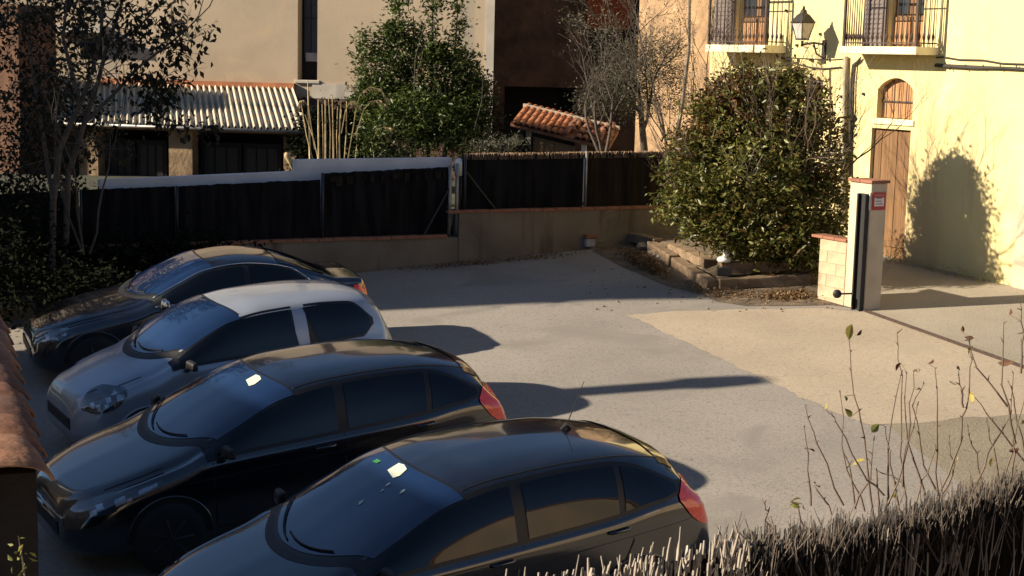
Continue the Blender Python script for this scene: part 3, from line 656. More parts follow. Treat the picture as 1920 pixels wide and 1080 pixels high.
# ---- buildings outside the frame whose shadows and reflections the photograph shows
def outhouse(name, pts, z0, z1, m, label, roofm='terra2', eave=.35):
    t = thing(name, (np.mean([p[0] for p in pts]), np.mean([p[1] for p in pts]), z0+.5), label, 'house')
    MB().prism([(p[0], p[1], z1) for p in pts], z1-z0).build('wall', m, t)
    c = np.mean(np.array(pts), 0); ro_ = [(p[0]+(p[0]-c[0])/np.linalg.norm(p-c)*eave, p[1]+(p[1]-c[1])/np.linalg.norm(p-c)*eave, z1+.12) for p in np.array(pts)]
    MB().prism(ro_, .12).build('roof', roofm, t); return t
cx, cy = np.array([.856, .517]), np.array([-.517, .856]); o4 = np.array([1.66, 11.68])
def row(l, t): return o4+cx*l+cy*t
E0 = row(-.9, 3.9)-np.array([.983, .182])*10.2
outhouse('left_house', [E0-cy*7.0, E0+cy*7.2, E0+cy*7.2-cx*6, E0-cy*7.0-cx*6], -1, gz(*row(-.9, 3.9))+10.2*.4986, 'tan', 'low house beyond the left edge that shades the front of the cars')
outhouse('tall_left_house', [(-16, 20.0), (-16, 24.6), (-22, 24.6), (-22, 20.0)], -1, 10.7, 'tan', 'tall narrow house beyond the left edge that shades the fence')
rh = outhouse('right_house', [(9.8, -4.), (11.3, 13.5), (16, 13.5), (15, -4.)], -1, 5.3, 'tan', 'sunlit tan house beyond the right edge, mirrored in the car windows')
FR = Frame(math.atan2(-17.5, -1.5), 0.)
FR.D = -(np.array([9.8, -4., 0])@FR.n); FR.o = -FR.n*FR.D
for (ya, yb) in ((6.5, 7.6), (1.5, 2.6), (10.5, 11.3)):
    a_ = (np.array([9.8+(ya+4)*1.5/17.5, ya, 0])-FR.o)@FR.ud; b_2 = (np.array([9.8+(yb+4)*1.5/17.5, yb, 0])-FR.o)@FR.ud
    lo_, hi_ = min(a_, b_2), max(a_, b_2); f_ = fpart(FR, lo_-.1, hi_+.1, 3.3, 4.7, .003, .03, 'window', 'woodd', rh); fpart(FR, lo_, hi_, 3.4, 4.6, .032, .045, 'pane', 'signwhite', f_)
hc = outhouse('near_house', [(-3, -7), (9.3, -7), (9.3, -.6), (-3, -.6)], -1, 7.5, 'tan', 'house behind the camera')
# tall lamp post left of the yard; its shadow lies across the asphalt
pb = np.array([-7.6, 16.15]); tp = thing('lamp_post', (pb[0], pb[1], gz(*pb)), 'tall lamp post left of the frame casting a long shadow on the asphalt', 'lamp post')
zb_ = gz(*pb); MB().tube([(pb[0], pb[1], zb_), (pb[0], pb[1]+.5, zb_+5.35)], [.20, .19], 10).build('pole', 'post', tp, True)
MB().tube([(pb[0], pb[1]+.5, zb_+5.3), (pb[0]-.05, pb[1]+.52, zb_+5.7)], [.27, .22], 10).build('lamp_head', 'iron', tp, True)

# ================================================================== GATE PILLAR AND BLOCK WALL
FP = Frame(-1.0421, 0.); pc = gnd(1621, 584); FP.D = -(pc@FP.n); FP.o = -FP.n*FP.D
uc_ = (pc-FP.o)@FP.ud; w1 = .44; W2 = .30
pu = lambda x, y, off=0.: FP.px(x, y, off)
zp = pc[2]; ztop = pu(1622, 343)[1]
gp_ = thing('gate_pillar', pc, 'pale rendered gate pillar with a red cap and a black steel channel', 'pillar')
fpart(FP, uc_-w1, uc_, zp-.15, ztop, -W2, 0, 'shaft', 'pillar', gp_, .012)
for i in range(2):
    for j in range(2): fpart(FP, uc_-w1-.03+i*(w1+.06)/2+.003, uc_-w1-.03+(i+1)*(w1+.06)/2-.003, ztop+.001, ztop+.045, .03-(j+1)*(W2+.06)/2+.003, .03-j*(W2+.06)/2-.003, 'cap_tile', 'redcop', gp_, .006)
zch = pu(1615, 362)[1]
ch = fpart(FP, uc_-.20, uc_-.025, zp-.02, zch, .003, .03, 'steel_channel', 'black', gp_)
fpart(FP, uc_-.20, uc_-.175, zp-.02, zch, .031, .08, 'channel_flange', 'iron', gp_); fpart(FP, uc_-.05, uc_-.025, zp-.02, zch, .031, .08, 'channel_flange', 'iron', gp_)
# the sign on the shaded face
FS = Frame(-1.0421+PI/2, 0.); FS.D = -(pc@FS.n); FS.o = -FS.n*FS.D; 
us0 = (pc-FS.o)@FS.ud; zsg0, zsg1 = FS.px(1640, 394)[1], FS.px(1640, 361)[1]
sg = thing('warning_sign', FS.P(us0+.13, zsg0), 'small red and white warning sign on the shaded face of the gate pillar', 'sign')
fpart(FS, us0+.02, us0+W2-.03, zsg0, zsg1, .003, .012, 'sign_board', 'signred', sg)
fpart(FS, us0+.055, us0+W2-.065, zsg0+.055, zsg1-.075, .013, .016, 'white_field', 'signwhite', sg)
hh_ = zsg1-zsg0
for k, (a_, b_2) in enumerate([(.075, .21), (.07, .19), (.09, .2)]): fpart(FS, us0+a_, us0+b_2, zsg0+.08+k*.04, zsg0+.095+k*.04, .0165, .0185, 'print_line', 'signgrey', sg)
fpart(FS, us0+.05, us0+W2-.06, zsg1-.05, zsg1-.03, .013, .015, 'print_line', mat('pink_print', (.5, .2, .18), .6), sg)
fpart(FP, uc_-.018, uc_-.002, zsg0, zsg1, .004, .02, 'sign_edge', 'signwhite', sg)
# bolt handle
hp = FP.P(uc_-.2, pu(1600, 549)[1], .06)
gh = thing('gate_latch', hp, 'black round gate stop on a short bar beside the pillar base', 'latch')
MB().tube([hp, hp+FP.n*.22-FP.ud*.05], .014, 6).build('bar', 'iron', gh); e = hp+FP.n*.24-FP.ud*.06
MB().lathe([(.01, -.03), (.06, -.025), (.065, 0), (.06, .025), (.01, .03)], 12, tuple(e), 'Y').build('roller', 'black', gh, True)
# block wall from the pillar back towards the planter
bw = thing('block_wall', FP.P(uc_-w1-.9, zp), 'low wall of pale sunlit blocks with a red coping next to the gate pillar', 'wall')
wl_end = pu(1534, 530)[0]; zt2 = pu(1575, 452)[1]; nrow = 6; bh_ = (zt2-zp+.1)/nrow
fpart(FP, wl_end+.004, uc_-w1-.002, zp-.2, zt2-.003, -.2, -.006, 'mortar_core', 'block', bw)
bl = MB().box((0, 0, 0), (.385, .05, bh_-.008)).build('block', 'block', bw, local=True, bevel=.004); first = True
for r_ in range(nrow):
    u = uc_-w1-.004-(.2 if r_ % 2 else 0); 
    if r_ % 2: spans = [(u, uc_-w1-.004)]
    else: spans = []
    while u > wl_end+.02: spans.append((max(u-.396, wl_end), u-.004)); u -= .4
    for a_, b_2 in spans:
        mw = Matrix.Translation(Vector(FP.P((a_+b_2)/2, zp-.1+bh_*(r_+.5), -.022+random.uniform(-.001, .002)))-bw.location)@Matrix.Rotation(FP.th, 4, 'Z')@Matrix.Diagonal(((b_2-a_)/.385, 1, 1, 1))
        if first: bl.matrix_basis = mw; first = False
        else: inst(bl, 'block', bw, mw)
u = uc_-w1-.12; first = True
while u > wl_end-.1:
    mw = Matrix.Translation(Vector(FP.P(u, zt2+.02, -.1))-bw.location)@Matrix.Rotation(FP.th, 4, 'Z')
    if first: c0 = MB().box((0, 0, 0), (.245, .26, .04)).build('coping_tile', 'redcop', bw, local=True, bevel=.005); c0.matrix_basis = mw; first = False
    else: inst(c0, 'coping_tile', bw, mw)
    u -= .25

# ================================================================== PLANTER
def sleeper(a, b, w, h, label, lift=0., m='wood', cat='timber', name='railway_sleeper'):
    a = np.array(a); b = np.array(b); c = (a+b)/2; L = np.linalg.norm((b-a)[:2]); rz = math.atan2(b[1]-a[1], b[0]-a[0])
    o = thing(name, (c[0], c[1], gz(c[0], c[1])+lift), label, cat, 'timbers edging the planter')
    pit_ = math.atan2(gz(*b[:2])-gz(*a[:2]), L); R = Matrix.Rotation(rz, 3, 'Z')@Matrix.Rotation(-pit_, 3, 'Y')
    mb = MB(); n = 10; vs_ = []
    for i in range(n+1):
        x = -L/2+L*i/n
        for (yy, zz) in ((-w/2, 0), (w/2, 0), (w/2, h), (-w/2, h)): vs_.append(R@Vector((x+random.uniform(-.01, .01), yy+random.uniform(-.012, .012), zz+random.uniform(-.01, .01))))
    mb.add(vs_, [(3, 2, 1, 0), tuple(4*n+k for k in range(4))]+[(4*i+k, 4*i+(k+1) % 4, 4*i+4+(k+1) % 4, 4*i+4+k) for i in range(n) for k in range(4)])
    mb.build('beam', m, o, local=True, bevel=.015); return o
def g2(x, y): return gnd(x, y)[:2]
A0, A1 = g2(1348, 545), g2(1519, 536); dn = np.array([0, .1])
sleeper(A0+dn, A1+dn, .2, .17, 'front bottom timber of the planter edge, pale top edge', 0)
B0, B1 = g2(1352, 538)+[0, .22], g2(1515, 530)+[0, .2]
sleeper(B0, B1, .2, .17, 'dark ended timber lying on the front edge of the planter', .17)
sleeper(g2(1336, 545)+[0, .05], g2(1252, 492)+[0, .2], .2, .15, 'long timber running back left from the planter corner', 0)
sleeper(g2(1330, 520)+[0, .1], g2(1262, 490)+[0, .2], .2, .14, 'short upper timber behind the left planter edge', .13)
sleeper(g2(1262, 500), g2(1222, 474), .18, .2, 'stubby timber block standing behind the long left timber', 0)
sleeper(g2(1162, 452), g2(1235, 470), .22, .16, 'grey timber at the far left end of the planter by the leaf heap', .05)
# planter soil mound
mb = MB(); cxy = np.array([3.55, 24.9]); nn = 20; vs_ = [(cxy[0], cxy[1], gz(*cxy)+.30)]
pts = [g2(1345, 540)+[0.05, .3], g2(1515, 530)+[0, .3], g2(1545, 505), np.array([5.2, 25.5]), np.array([4.0, 27.3]), g2(1230, 450), g2(1180, 452), g2(1225, 480)+[.1, 0]]
vs_ += [(p[0], p[1], gz(*p)+.1) for p in pts]; mb.add(vs_, [(0, i, i % 8+1) for i in range(1, 9)])
o = mb.build('planter_soil', 'soil'); o['kind'] = 'structure'
def scatter(name, poly_pts, n, size, m, label, cat, hmax=.05, kind='stuff'):
    c = []
    P_ = np.array(poly_pts)
    for i in range(n):
        w_ = RS.dirichlet([.8]*len(P_)); p = w_@P_; c.append((p[0]+RS.normal()*.06, p[1]+RS.normal()*.06, gz(p[0], p[1])+.02+RS.rand()**2*hmax))
    o = leaf_obj(name, c, size, m, None, .7, 0., .2); return tag(o, label, cat, kind=kind)
scatter('leaf_litter', [g2(1150, 465), g2(1170, 490), g2(1235, 500), g2(1260, 535), g2(1240, 520), g2(1200, 480)], 1500, .05, 'dry', 'heap of dry brown leaves at the left end of the planter', 'dry leaves', .14)
scatter('leaf_litter', [g2(1400, 560), g2(1450, 548), g2(1530, 550), g2(1540, 562), g2(1470, 568)], 900, .045, 'dry', 'drift of dry leaves on the ground in front of the front timber', 'dry leaves', .06)
scatter('leaf_litter', [g2(1255, 535), g2(1345, 565), g2(1300, 520), g2(1590, 576), g2(1350, 560)], 500, .04, 'dry', 'thin scatter of leaves over the soil around the planter', 'dry leaves', .02)
scatter('leaf_litter', [g2(700, 508), g2(900, 496), g2(1120, 468), g2(1110, 478), g2(720, 515)], 900, .035, 'dry', 'dirt and leaf bits gathered along the foot of the stained wall', 'dry leaves', .02)
scatter('leaf_litter', [g2(1260, 470), g2(1350, 505), g2(1500, 505), g2(1400, 480), g2(1300, 460)], 1100, .05, 'dry', 'brown leaves covering the soil under the bush', 'dry leaves', .28)
mb = MB()
for i in range(120):
    p = g2(random.uniform(1100, 1600), random.uniform(460, 585)); r = random.uniform(.008, .025); mb.lathe([(r*.5, 0), (r, r*.5), (r*.6, r)], 5, (p[0], p[1], gz(*p)))
tag(mb.build('pebbles', 'stone'), 'small stones strewn over the bare soil at the yard edge', 'pebbles', kind='stuff')
def rock(px, py, r, m, label, lift=.0, name='stone'):
    p = g2(px, py); mb = MB(); vs_ = []; k = 8
    for i in range(5):
        ph_ = PI*i/4
        for j in range(k): rr = r*(.8+.4*random.random()); vs_.append((p[0]+rr*math.sin(ph_)*math.cos(2*PI*j/k)*1.2, p[1]+rr*math.sin(ph_)*math.sin(2*PI*j/k), gz(*p)+lift+r*.6+rr*.7*math.cos(ph_)))
    mb.add(vs_, [(i*k+j, (i+1)*k+j, (i+1)*k+(j+1) % k, i*k+(j+1) % k) for i in range(4) for j in range(k)])
    o = mb.build(name, m, smooth=False); return tag(o, label, 'stone')
rock(1226, 484, .11, 'block', 'pale upright stone at the left end of the timbers'); rock(1240, 488, .09, 'corr', 'second pale stone right of the upright one')
rock(1205, 468, .10, 'pink', 'pinkish stone in the leaf heap'); rock(1300, 470, .11, 'whiteobj', 'whitish stone under the bush', .15); rock(1150, 505, .03, 'corr', 'tiny pale stone in the shade by the wall')
rock(1222, 452, .07, 'whiteobj', 'white lump on the grey timber at the back left', .16)
# dark pot with a white cloth-covered bottle on the timber
p = g2(1352, 540)+[0.06, .24]; z = gz(*p)+.34
wp = thing('plastic_bottle', (p[0], p[1], z), 'small white bottle lying on a white bag at the corner of the planter', 'bottle')
MB().lathe([(.02, 0), (.10, .02), (.115, .06), (.08, .1), (.03, .12)], 10).build('bag', 'whiteobj', wp, True, local=True)
MB().lathe([(.035, .10), (.05, .14), (.05, .19), (.02, .22)], 10, (.03, 0, 0)).build('bottle_top', 'whiteobj', wp, True, local=True)
tb = thing('dark_tub', (p[0]-.02, p[1]-.22, gz(*p)+.17), 'black square tub end beside the white bag on the planter corner', 'tub'); MB().box((0, 0, .065), (.22, .12, .13)).build('tub', 'black', tb, local=True, bevel=.015)
o = thing('grey_stump', (*g2(1276, 458), gz(*g2(1276, 458))), 'pale grey square post standing under the left of the bush', 'post'); MB().tube([(0, 0, 0), (0, 0, .55)], [.06, .055], 6).build('post', 'pillar', o, local=True)

# ================================================================== CARS
def pchip(xs, ys):
    xs = np.array(xs, float); ys = np.array(ys, float); h = np.diff(xs); d = np.diff(ys)/h; m = np.zeros(len(xs))
    m[0], m[-1] = d[0], d[-1]
    for i in range(1, len(xs)-1):
        if d[i-1]*d[i] > 0: w1 = 2*h[i]+h[i-1]; w2 = h[i]+2*h[i-1]; m[i] = (w1+w2)/(w1/d[i-1]+w2/d[i])
    def f(x):
        x = np.clip(x, xs[0], xs[-1]); i = np.clip(np.searchsorted(xs, x)-1, 0, len(xs)-2); t = (x-xs[i])/h[i]
        return (2*t**3-3*t**2+1)*ys[i]+(t**3-2*t**2+t)*h[i]*m[i]+(-2*t**3+3*t**2)*ys[i+1]+(t**3-t**2)*h[i]*m[i+1]
    return f
class Shape:
    def __init__(s, L, top, W, yr, zb, crown, zbot):
        s.L = L; s.zc = pchip(*zip(*top)); s.W = pchip(*zip(*W)); s.yr = pchip(*zip(*yr)); s.zb = pchip(*zip(*zb)); s.cr = pchip(*zip(*crown)); s.bo = pchip(*zip(*zbot))
        s.cache = {}
    def sec(s, x):
        x = round(float(x), 4)
        if x in s.cache: return s.cache[x]
        zc, W, yr, cr, bo = (float(g(x)) for g in (s.zc, s.W, s.yr, s.cr, s.bo)); zr = zc-cr; zb = min(float(s.zb(x)), zr-.06); yr = min(yr, W-.07)
        ctl = [(W-.12, bo), (W-.03, bo+.07), (W, bo+(zb-bo)*.5), (W-.008, zb-.09*min(1, (zb-bo)/.4)), (W-.045, zb), (W-.045+(yr-W+.045)*.45+.012, zb+(zr-zb)*.5), (yr+.015, zr-.03), (yr-.06, zr+.018), (yr*.5, zc-.012), (0, zc)]
        c = np.array(ctl); t = np.arange(len(c)); tt = np.linspace(0, len(c)-1, 46); fy, fz = pchip(t, c[:, 0]), pchip(t, c[:, 1])
        p = np.stack([fy(tt), fz(tt)], 1); s.cache[x] = p; return p
    def Y(s, x, z):
        p = s.sec(x)[:38]; return float(np.interp(z, p[:, 1], p[:, 0]))
    def Z(s, x, y):
        p = s.sec(x)[20:][::-1]; return float(np.interp(abs(y), p[:, 0], p[:, 1]))
    def body(s):
        L = s.L; xs = np.unique(np.round(np.concatenate([np.linspace(0, .25, 10), np.linspace(.25, L-.45, 54), np.linspace(L-.45, L, 22)]), 4))
        vs_ = []; fs = []; N = 91
        for x in xs:
            p = s.sec(x); full = [(x, -a, b) for a, b in p]+[(x, a, b) for a, b in p[::-1][1:]]; vs_ += full
        for i in range(len(xs)-1):
            for j in range(N-1): fs.append((i*N+j, (i+1)*N+j, (i+1)*N+j+1, i*N+j+1))
            fs.append((i*N+N-1, (i+1)*N+N-1, (i+1)*N, i*N))
        fs.append(tuple(range(N))); fs.append(tuple((len(xs)-1)*N+j for j in range(N-1, -1, -1)))
        return MB().add(vs_, fs)
    def side(s, x0, x1, zl, zh, off, sgn, nx=26, nz=6):
        """patch on a flank between the lower and upper curves zl(x), zh(x)"""
        vs_ = []; 
        for i in range(nx+1):
            x = x0+(x1-x0)*i/nx; a, b = zl(x), zh(x); b = max(b, a+.002)
            for j in range(nz+1):
                z = a+(b-a)*j/nz; vs_.append((x, sgn*(s.Y(x, z)+off), z+off*.35))
        fs = [(i*(nz+1)+j, (i+1)*(nz+1)+j, (i+1)*(nz+1)+j+1, i*(nz+1)+j+1) for i in range(nx) for j in range(nz)]
        if sgn > 0: fs = [f[::-1] for f in fs]
        return MB().add(vs_, fs)
    def topp(s, xb, xt, ys, off, n=16):
        """patch on the upper surface; xb(s), xt(s) for s in -1..1; ys(x) half width"""
        vs_ = []
        for i in range(n+1):
            q = -1+2*i/n
            for j in range(n+1):
                x = xb(q)+(xt(q)-xb(q))*j/n; y = q*ys(x); vs_.append((x, y, s.Z(x, y)+off))
        fs = [(i*(n+1)+j, (i+1)*(n+1)+j, (i+1)*(n+1)+j+1, i*(n+1)+j+1) for i in range(n) for j in range(n)]
        # orientation: x grows with j, y grows with i -> normal down, flip
        return MB().add(vs_, [f[::-1] for f in fs])
    def line(s, pts, r=.004, side=True, sgn=-1):
        if side: q = [(x, sgn*(s.Y(x, z)+.001), z) for x, z in pts]
        else: q = [(x, y, s.Z(x, y)+.001) for x, y in pts]
        return MB().tube(q, r, 4)
def wheel(t, x, y, r, wd=.2):
    w = MB().lathe([(r*.3, -.02), (r*.62, -.01), (r*.66, .0)], 20, (x, y+(-.0 if y < 0 else 0), r), 'Y').build('wheel', 'black', t, local=True)
    s = -1 if y < 0 else 1
    def L(prof, name, m): MB().lathe(prof, 24, (x, y, r), 'Y').build(name, m, w, True, local=True)
    L([(r*.64, -wd/2), (r*.9, -wd/2), (r, -wd*.35), (r, wd*.35), (r*.9, wd/2), (r*.64, wd/2)], 'tyre', 'rubber')
    L([(r*.66, -wd*.42), (r*.6, -wd*.3), (r*.6, wd*.3), (r*.66, wd*.42)], 'rim', 'rim')
    mb = MB()
    for k in range(7):
        a = 2*PI*k/7; mb.tube([(x, y+s*wd*.40, r), (x+r*.6*math.cos(a), y+s*wd*.42, r+r*.6*math.sin(a))], .022, 5)
    mb.build('spokes', 'rim', w, local=True)
def place(t, l, tr, width):
    """l: rear bumper position along the row axis, tr: near flank"""
    o = row(l, tr+width/2); z = gz(*o); X = Vector((-cx[0], -cx[1], -(GA*cx[0]+GB*cx[1]))).normalized(); Nn = Vector((-GA, -GB, 1)).normalized(); Yv = Nn.cross(X)
    m = Matrix.Identity(4)
    for i in range(3): m[i][0], m[i][1], m[i][2], m[i][3] = X[i], Yv[i], Nn[i], 0
    return m, o, z
def car(name, label, S, l, tr, paint, cfg, yaw=0.):
    """local frame: x from the FRONT bumper (0) backwards, y<0 near flank"""
    ca, sa = math.cos(-yaw), math.sin(-yaw); fx = np.array([cx[0]*ca-cx[1]*sa, cx[0]*sa+cx[1]*ca])
    W = cfg['W']; o = row(l, tr+W)-fx*S.L; z = gz(*o)
    X = Vector((fx[0], fx[1], GA*fx[0]+GB*fx[1])).normalized(); Nn = Vector((-GA, -GB, 1)).normalized(); Yv = Nn.cross(X)
    t = thing(name, (0, 0, 0), label, 'car', 'cars parked in a row')
    m = Matrix(((X[0], Yv[0], Nn[0], o[0]), (X[1], Yv[1], Nn[1], o[1]), (X[2], Yv[2], Nn[2], z), (0, 0, 0, 1))); t.matrix_basis = m
    kw = dict(local=True)
    S.body().build('body', paint, t, True, local=True)
    zr = lambda x: float(S.zc(x)-S.cr(x)); zb = lambda x: float(S.zb(x))
    for sgn in (-1, 1):
        x0, x1 = cfg['win']; top = lambda x: min(zr(x)-.035, cfg['wtop'](x)); low = lambda x: max(zb(x)+.012, cfg['wlow'](x))
        for (sa, sb) in cfg.get('surr', [(x0-.05, x1+.06)]): S.side(sa, sb, lambda x: low(x)-.028, lambda x: top(x)+.028, .004, sgn, 44, 8).build('window_surround', cfg.get('surround', 'seal'), t, True, local=True)
        for (a, b, lean) in cfg['panes']:
            vs_ = []; nx, nz = 20, 8
            for i in range(nx+1):
                for j in range(nz+1):
                    fz = j/nz; x = a+(b-a)*i/nz*nz/nx; x = a+(b-a)*i/nx
                    xx = x+ (lean[0]*(1-i/nx)+lean[1]*(i/nx))*(fz-.5)
                    lo_, hi_ = low(xx), top(xx); zz = lo_+(max(hi_, lo_+.003)-lo_)*fz; vs_.append((xx, sgn*(S.Y(xx, zz)+.009), zz+.003))
            fs = [(i*(nz+1)+j, (i+1)*(nz+1)+j, (i+1)*(nz+1)+j+1, i*(nz+1)+j+1) for i in range(nx) for j in range(nz)]
            if sgn > 0: fs = [f[::-1] for f in fs]
            MB().add(vs_, fs).build('side_window', 'carglass', t, True, local=True)
        if cfg.get('chrome'):
            q = [(x, sgn*(S.Y(x, top(x)+.03)+.008), top(x)+.033) for x in np.linspace(x0-.04, x1+.05, 40)]; MB().tube(q, .009, 5).build('chrome_trim', 'chrome', t, True, local=True)
            q = [(x, sgn*(S.Y(x, low(x)-.02)+.008), low(x)-.02) for x in np.linspace(x0-.04, x1+.05, 30)]; MB().tube(q, .007, 5).build('chrome_trim', 'chrome', t, True, local=True)
        # lamps
        (a, b, zl, zh) = cfg['tail']; S.side(a, b, zl, zh, .012, sgn, 14, 10).build('tail_lamp', 'tail', t, True, local=True)
        if cfg.get('tailstrip'): (a, b, zl, zh) = cfg['tailstrip']; S.side(a, b, zl, zh, .016, sgn, 6, 8).build('tail_lamp_strip', 'tailw', t, True, local=True)
        (a, b, zl, zh) = cfg['headl']; hl_ = S.side(a, b, zl, zh, .010, sgn, 18, 8).build('headlight', 'head', t, True, local=True)
        for k in range(9):
            x = a+(b-a)*(.12+.76*k/8+random.uniform(-.03, .03)); f0 = random.uniform(.1, .45); w_ = (b-a)*random.uniform(.03, .06); z0 = zl(x)+(zh(x)-zl(x))*f0; z1 = zl(x)+(zh(x)-zl(x))*min(.92, f0+random.uniform(.15, .5))
            S.side(x-w_, x+w_, lambda q: z0+(q-x)*.35, lambda q: z1+(q-x)*.35, .0125, sgn, 3, 3).build('reflector', 'headin' if k % 3 else 'head', hl_, local=True)
        # gaps
        for pts in cfg['gaps']: S.line(pts, .0065, True, sgn).build('door_gap', 'seal', t, local=True)
        S.line(cfg['crease'], .006, True, sgn).build('side_moulding', paint, t, local=True)
        for hx in cfg['handles']:
            zz = zb(hx)-.10; y = sgn*(S.Y(hx, zz)+.022); MB().tube([(hx-.10, y-sgn*.02, zz), (hx-.08, y, zz), (hx+.07, y, zz+.004), (hx+.09, y-sgn*.02, zz)], .013, 6).build('door_handle', paint if not cfg.get('chrome') else 'chrome', t, True, local=True)
        # mirror
        mx, mz = cfg['mirror']; my = sgn*(S.Y(mx, mz-.04)+.10)
        mh = MB().hexa([(mx-.03, my-sgn*.09, mz-.01), (mx+.055, my-sgn*.09, mz-.015), (mx+.07, my+sgn*.09, mz+.0), (mx, my+sgn*.085, mz+.01), (mx-.01, my-sgn*.085, mz+.095), (mx+.05, my-sgn*.09, mz+.10), (mx+.062, my+sgn*.08, mz+.095), (mx+.01, my+sgn*.07, mz+.085)])
        mo = mh.build('wing_mirror', cfg.get('mirrorm', 'black'), t, local=True, bevel=.02)
        MB().tube([(mx, sgn*S.Y(mx, mz-.04)-sgn*.03, mz-.03), (mx, my, mz+.02)], .025, 6).build('mirror_arm', 'black', mo, local=True)
        # arches and wheels
        for wx in cfg['wheels']:
            r = cfg['r']; vs_ = []; 
            for i in range(25):
                an = PI*i/24; vs_.append((wx+(r+.05)*math.cos(an), 0, r+(r+.05)*math.sin(an)))
            q = [(x, sgn*(S.Y(x, max(z, .2))+.004), z) for x, _, z in vs_]; c_ = (wx, sgn*(S.Y(wx, .45)-.01), r-.0)
            qq = [(x, sgn*(S.Y(x, max(z, .2))-.09), z) for x, _, z in vs_]
            MB().add(q+[c_], [((i, i+1, 25) if sgn < 0 else (i+1, i, 25)) for i in range(24)]).build('wheel_arch', 'black', t, local=True)
            MB().tube([(x, y+sgn*.004, z) for x, y, z in q], .012, 4).build('arch_lip', paint, t, True, local=True)
            wheel(t, wx, sgn*(W-.09), r)
    # windscreen and rear glass
    xb0, xt0, cb0 = cfg['ws']; ysw = lambda x: float(S.yr(x))*1.0+.012
    S.topp(lambda q: xb0-.03+cb0*q*q, lambda q: xt0+.03+.10*q*q, lambda x: ysw(x)+.02, .003).build('windscreen_frame', 'seal', t, True, local=True)
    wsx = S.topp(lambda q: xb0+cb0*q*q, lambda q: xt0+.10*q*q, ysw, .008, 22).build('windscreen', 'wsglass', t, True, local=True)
    # cowl and wipers
    S.topp(lambda q: xb0-.10+cb0*q*q, lambda q: xb0-.01+cb0*q*q, lambda x: ysw(x)+.02, .003).build('cowl', 'black', t, True, local=True)
    for (ya, yb_) in ((-.45, .12), (.05, .6)):
        mb = MB(); pts = [(xb0+cb0*(ya+(yb_-ya)*k)**2/.5+.02+.05*k, ya+(yb_-ya)*k, 0) for k in (0, .2, .4, .6, .8, 1)]; mb.tube([(x, y, S.Z(x, y)+.02) for x, y, _ in pts], .008, 4); mb.build('wiper', 'black', t, local=True)
    rb, rt, rc = cfg['rear']; ysr = lambda x: float(S.yr(x))*.9
    S.topp(lambda q: rb+rc*q*q, lambda q: rt-.05*q*q, ysr, .008, 16).build('rear_window', 'carglass', t, True, local=True)
    # bonnet lines
    hx1 = xb0-.2
    for sgn in (-1, 1): S.line([(x, sgn*(float(S.yr(x))-.02)) for x in np.linspace(.35, hx1+.05, 12)], .005, False).build('bonnet_gap', 'seal', t, local=True)
    # front: grille, plate, badge bars
    fz = float(S.zc(0.0)); zb0 = float(S.bo(0.))
    MB().box((-.002, 0, (fz+zb0)/2+.02), (.02, float(S.W(0))*1.5, .12)).build('grille', 'black', t, local=True, bevel=.004)
    if cfg.get('bars'):
        for k in range(2): MB().tube([(.02+.0*k, -.5, fz-.03-.05*k), (-.015, 0, fz-.005-.05*k), (.02, .5, fz-.03-.05*k)], .011, 5).build('chrome_bar', 'chrome', t, local=True)
    MB().box((S.L+.004, 0, .75), (.012, .5, .11)).build('number_plate', 'signwhite', t, local=True)
    for sgn in (-1, 1): MB().lathe([(.0, -.02), (.05, -.015), (.055, .0), (.045, .012)], 12, (.07, 0, 0), 'Y')
    if cfg.get('roofgap'):
        for sgn in (-1, 1): S.line([(x, sgn*(float(S.yr(x))-.05)) for x in np.linspace(xt0+.12, rb-.12, 16)], .006, False).build('roof_channel', 'seal', t, local=True)
    if cfg.get('antenna'):
        ax = cfg['antenna']; z0 = S.Z(ax, 0); mb = MB(); mb.tube([(ax-.05, 0, z0), (ax, 0, z0+.035), (ax+.04, 0, z0)], [.012, .022, .012], 6); mb.tube([(ax, 0, z0+.02), (ax+.17, 0, z0+.36)], [.005, .003], 5); mb.build('antenna', 'black', t, local=True)
    if cfg.get('pale_patch'):
        sx, sy = cfg['pale_patch']; vs_ = []; 
        outline = [(-.075, -.08), (-.03, -.10), (.05, -.06), (.07, .02), (.06, .09), (-.045, .07)]
        q = [(sx+a, sy+b, S.Z(sx+a, sy+b)+.014) for a, b in outline]; MB().add(q, [tuple(range(len(q)))]).build('windscreen_patch', 'palespot', t, local=True)  # pale cream patch lying just above the windscreen
    if cfg.get('sticker'):
        sx, sy = cfg['sticker']; q = [(sx+a, sy+b, S.Z(sx+a, sy+b)+.013) for a, b in ((-.02, -.035), (.02, -.035), (.02, .035), (-.02, .035))]; MB().add(q, [(0, 1, 2, 3)]).build('green_sticker', 'green', t, local=True)
    if cfg.get('flecks'):
        for (sx, sy, r_) in cfg['flecks']:
            q = [(sx+r_*a, sy+r_*b, S.Z(sx+r_*a, sy+r_*b)+.013) for a, b in ((-1, -.5), (.2, -.7), (1, .1), (.1, .6))]; MB().add(q, [(0, 1, 2, 3)]).build('paper_tag', 'palespot', t, local=True)
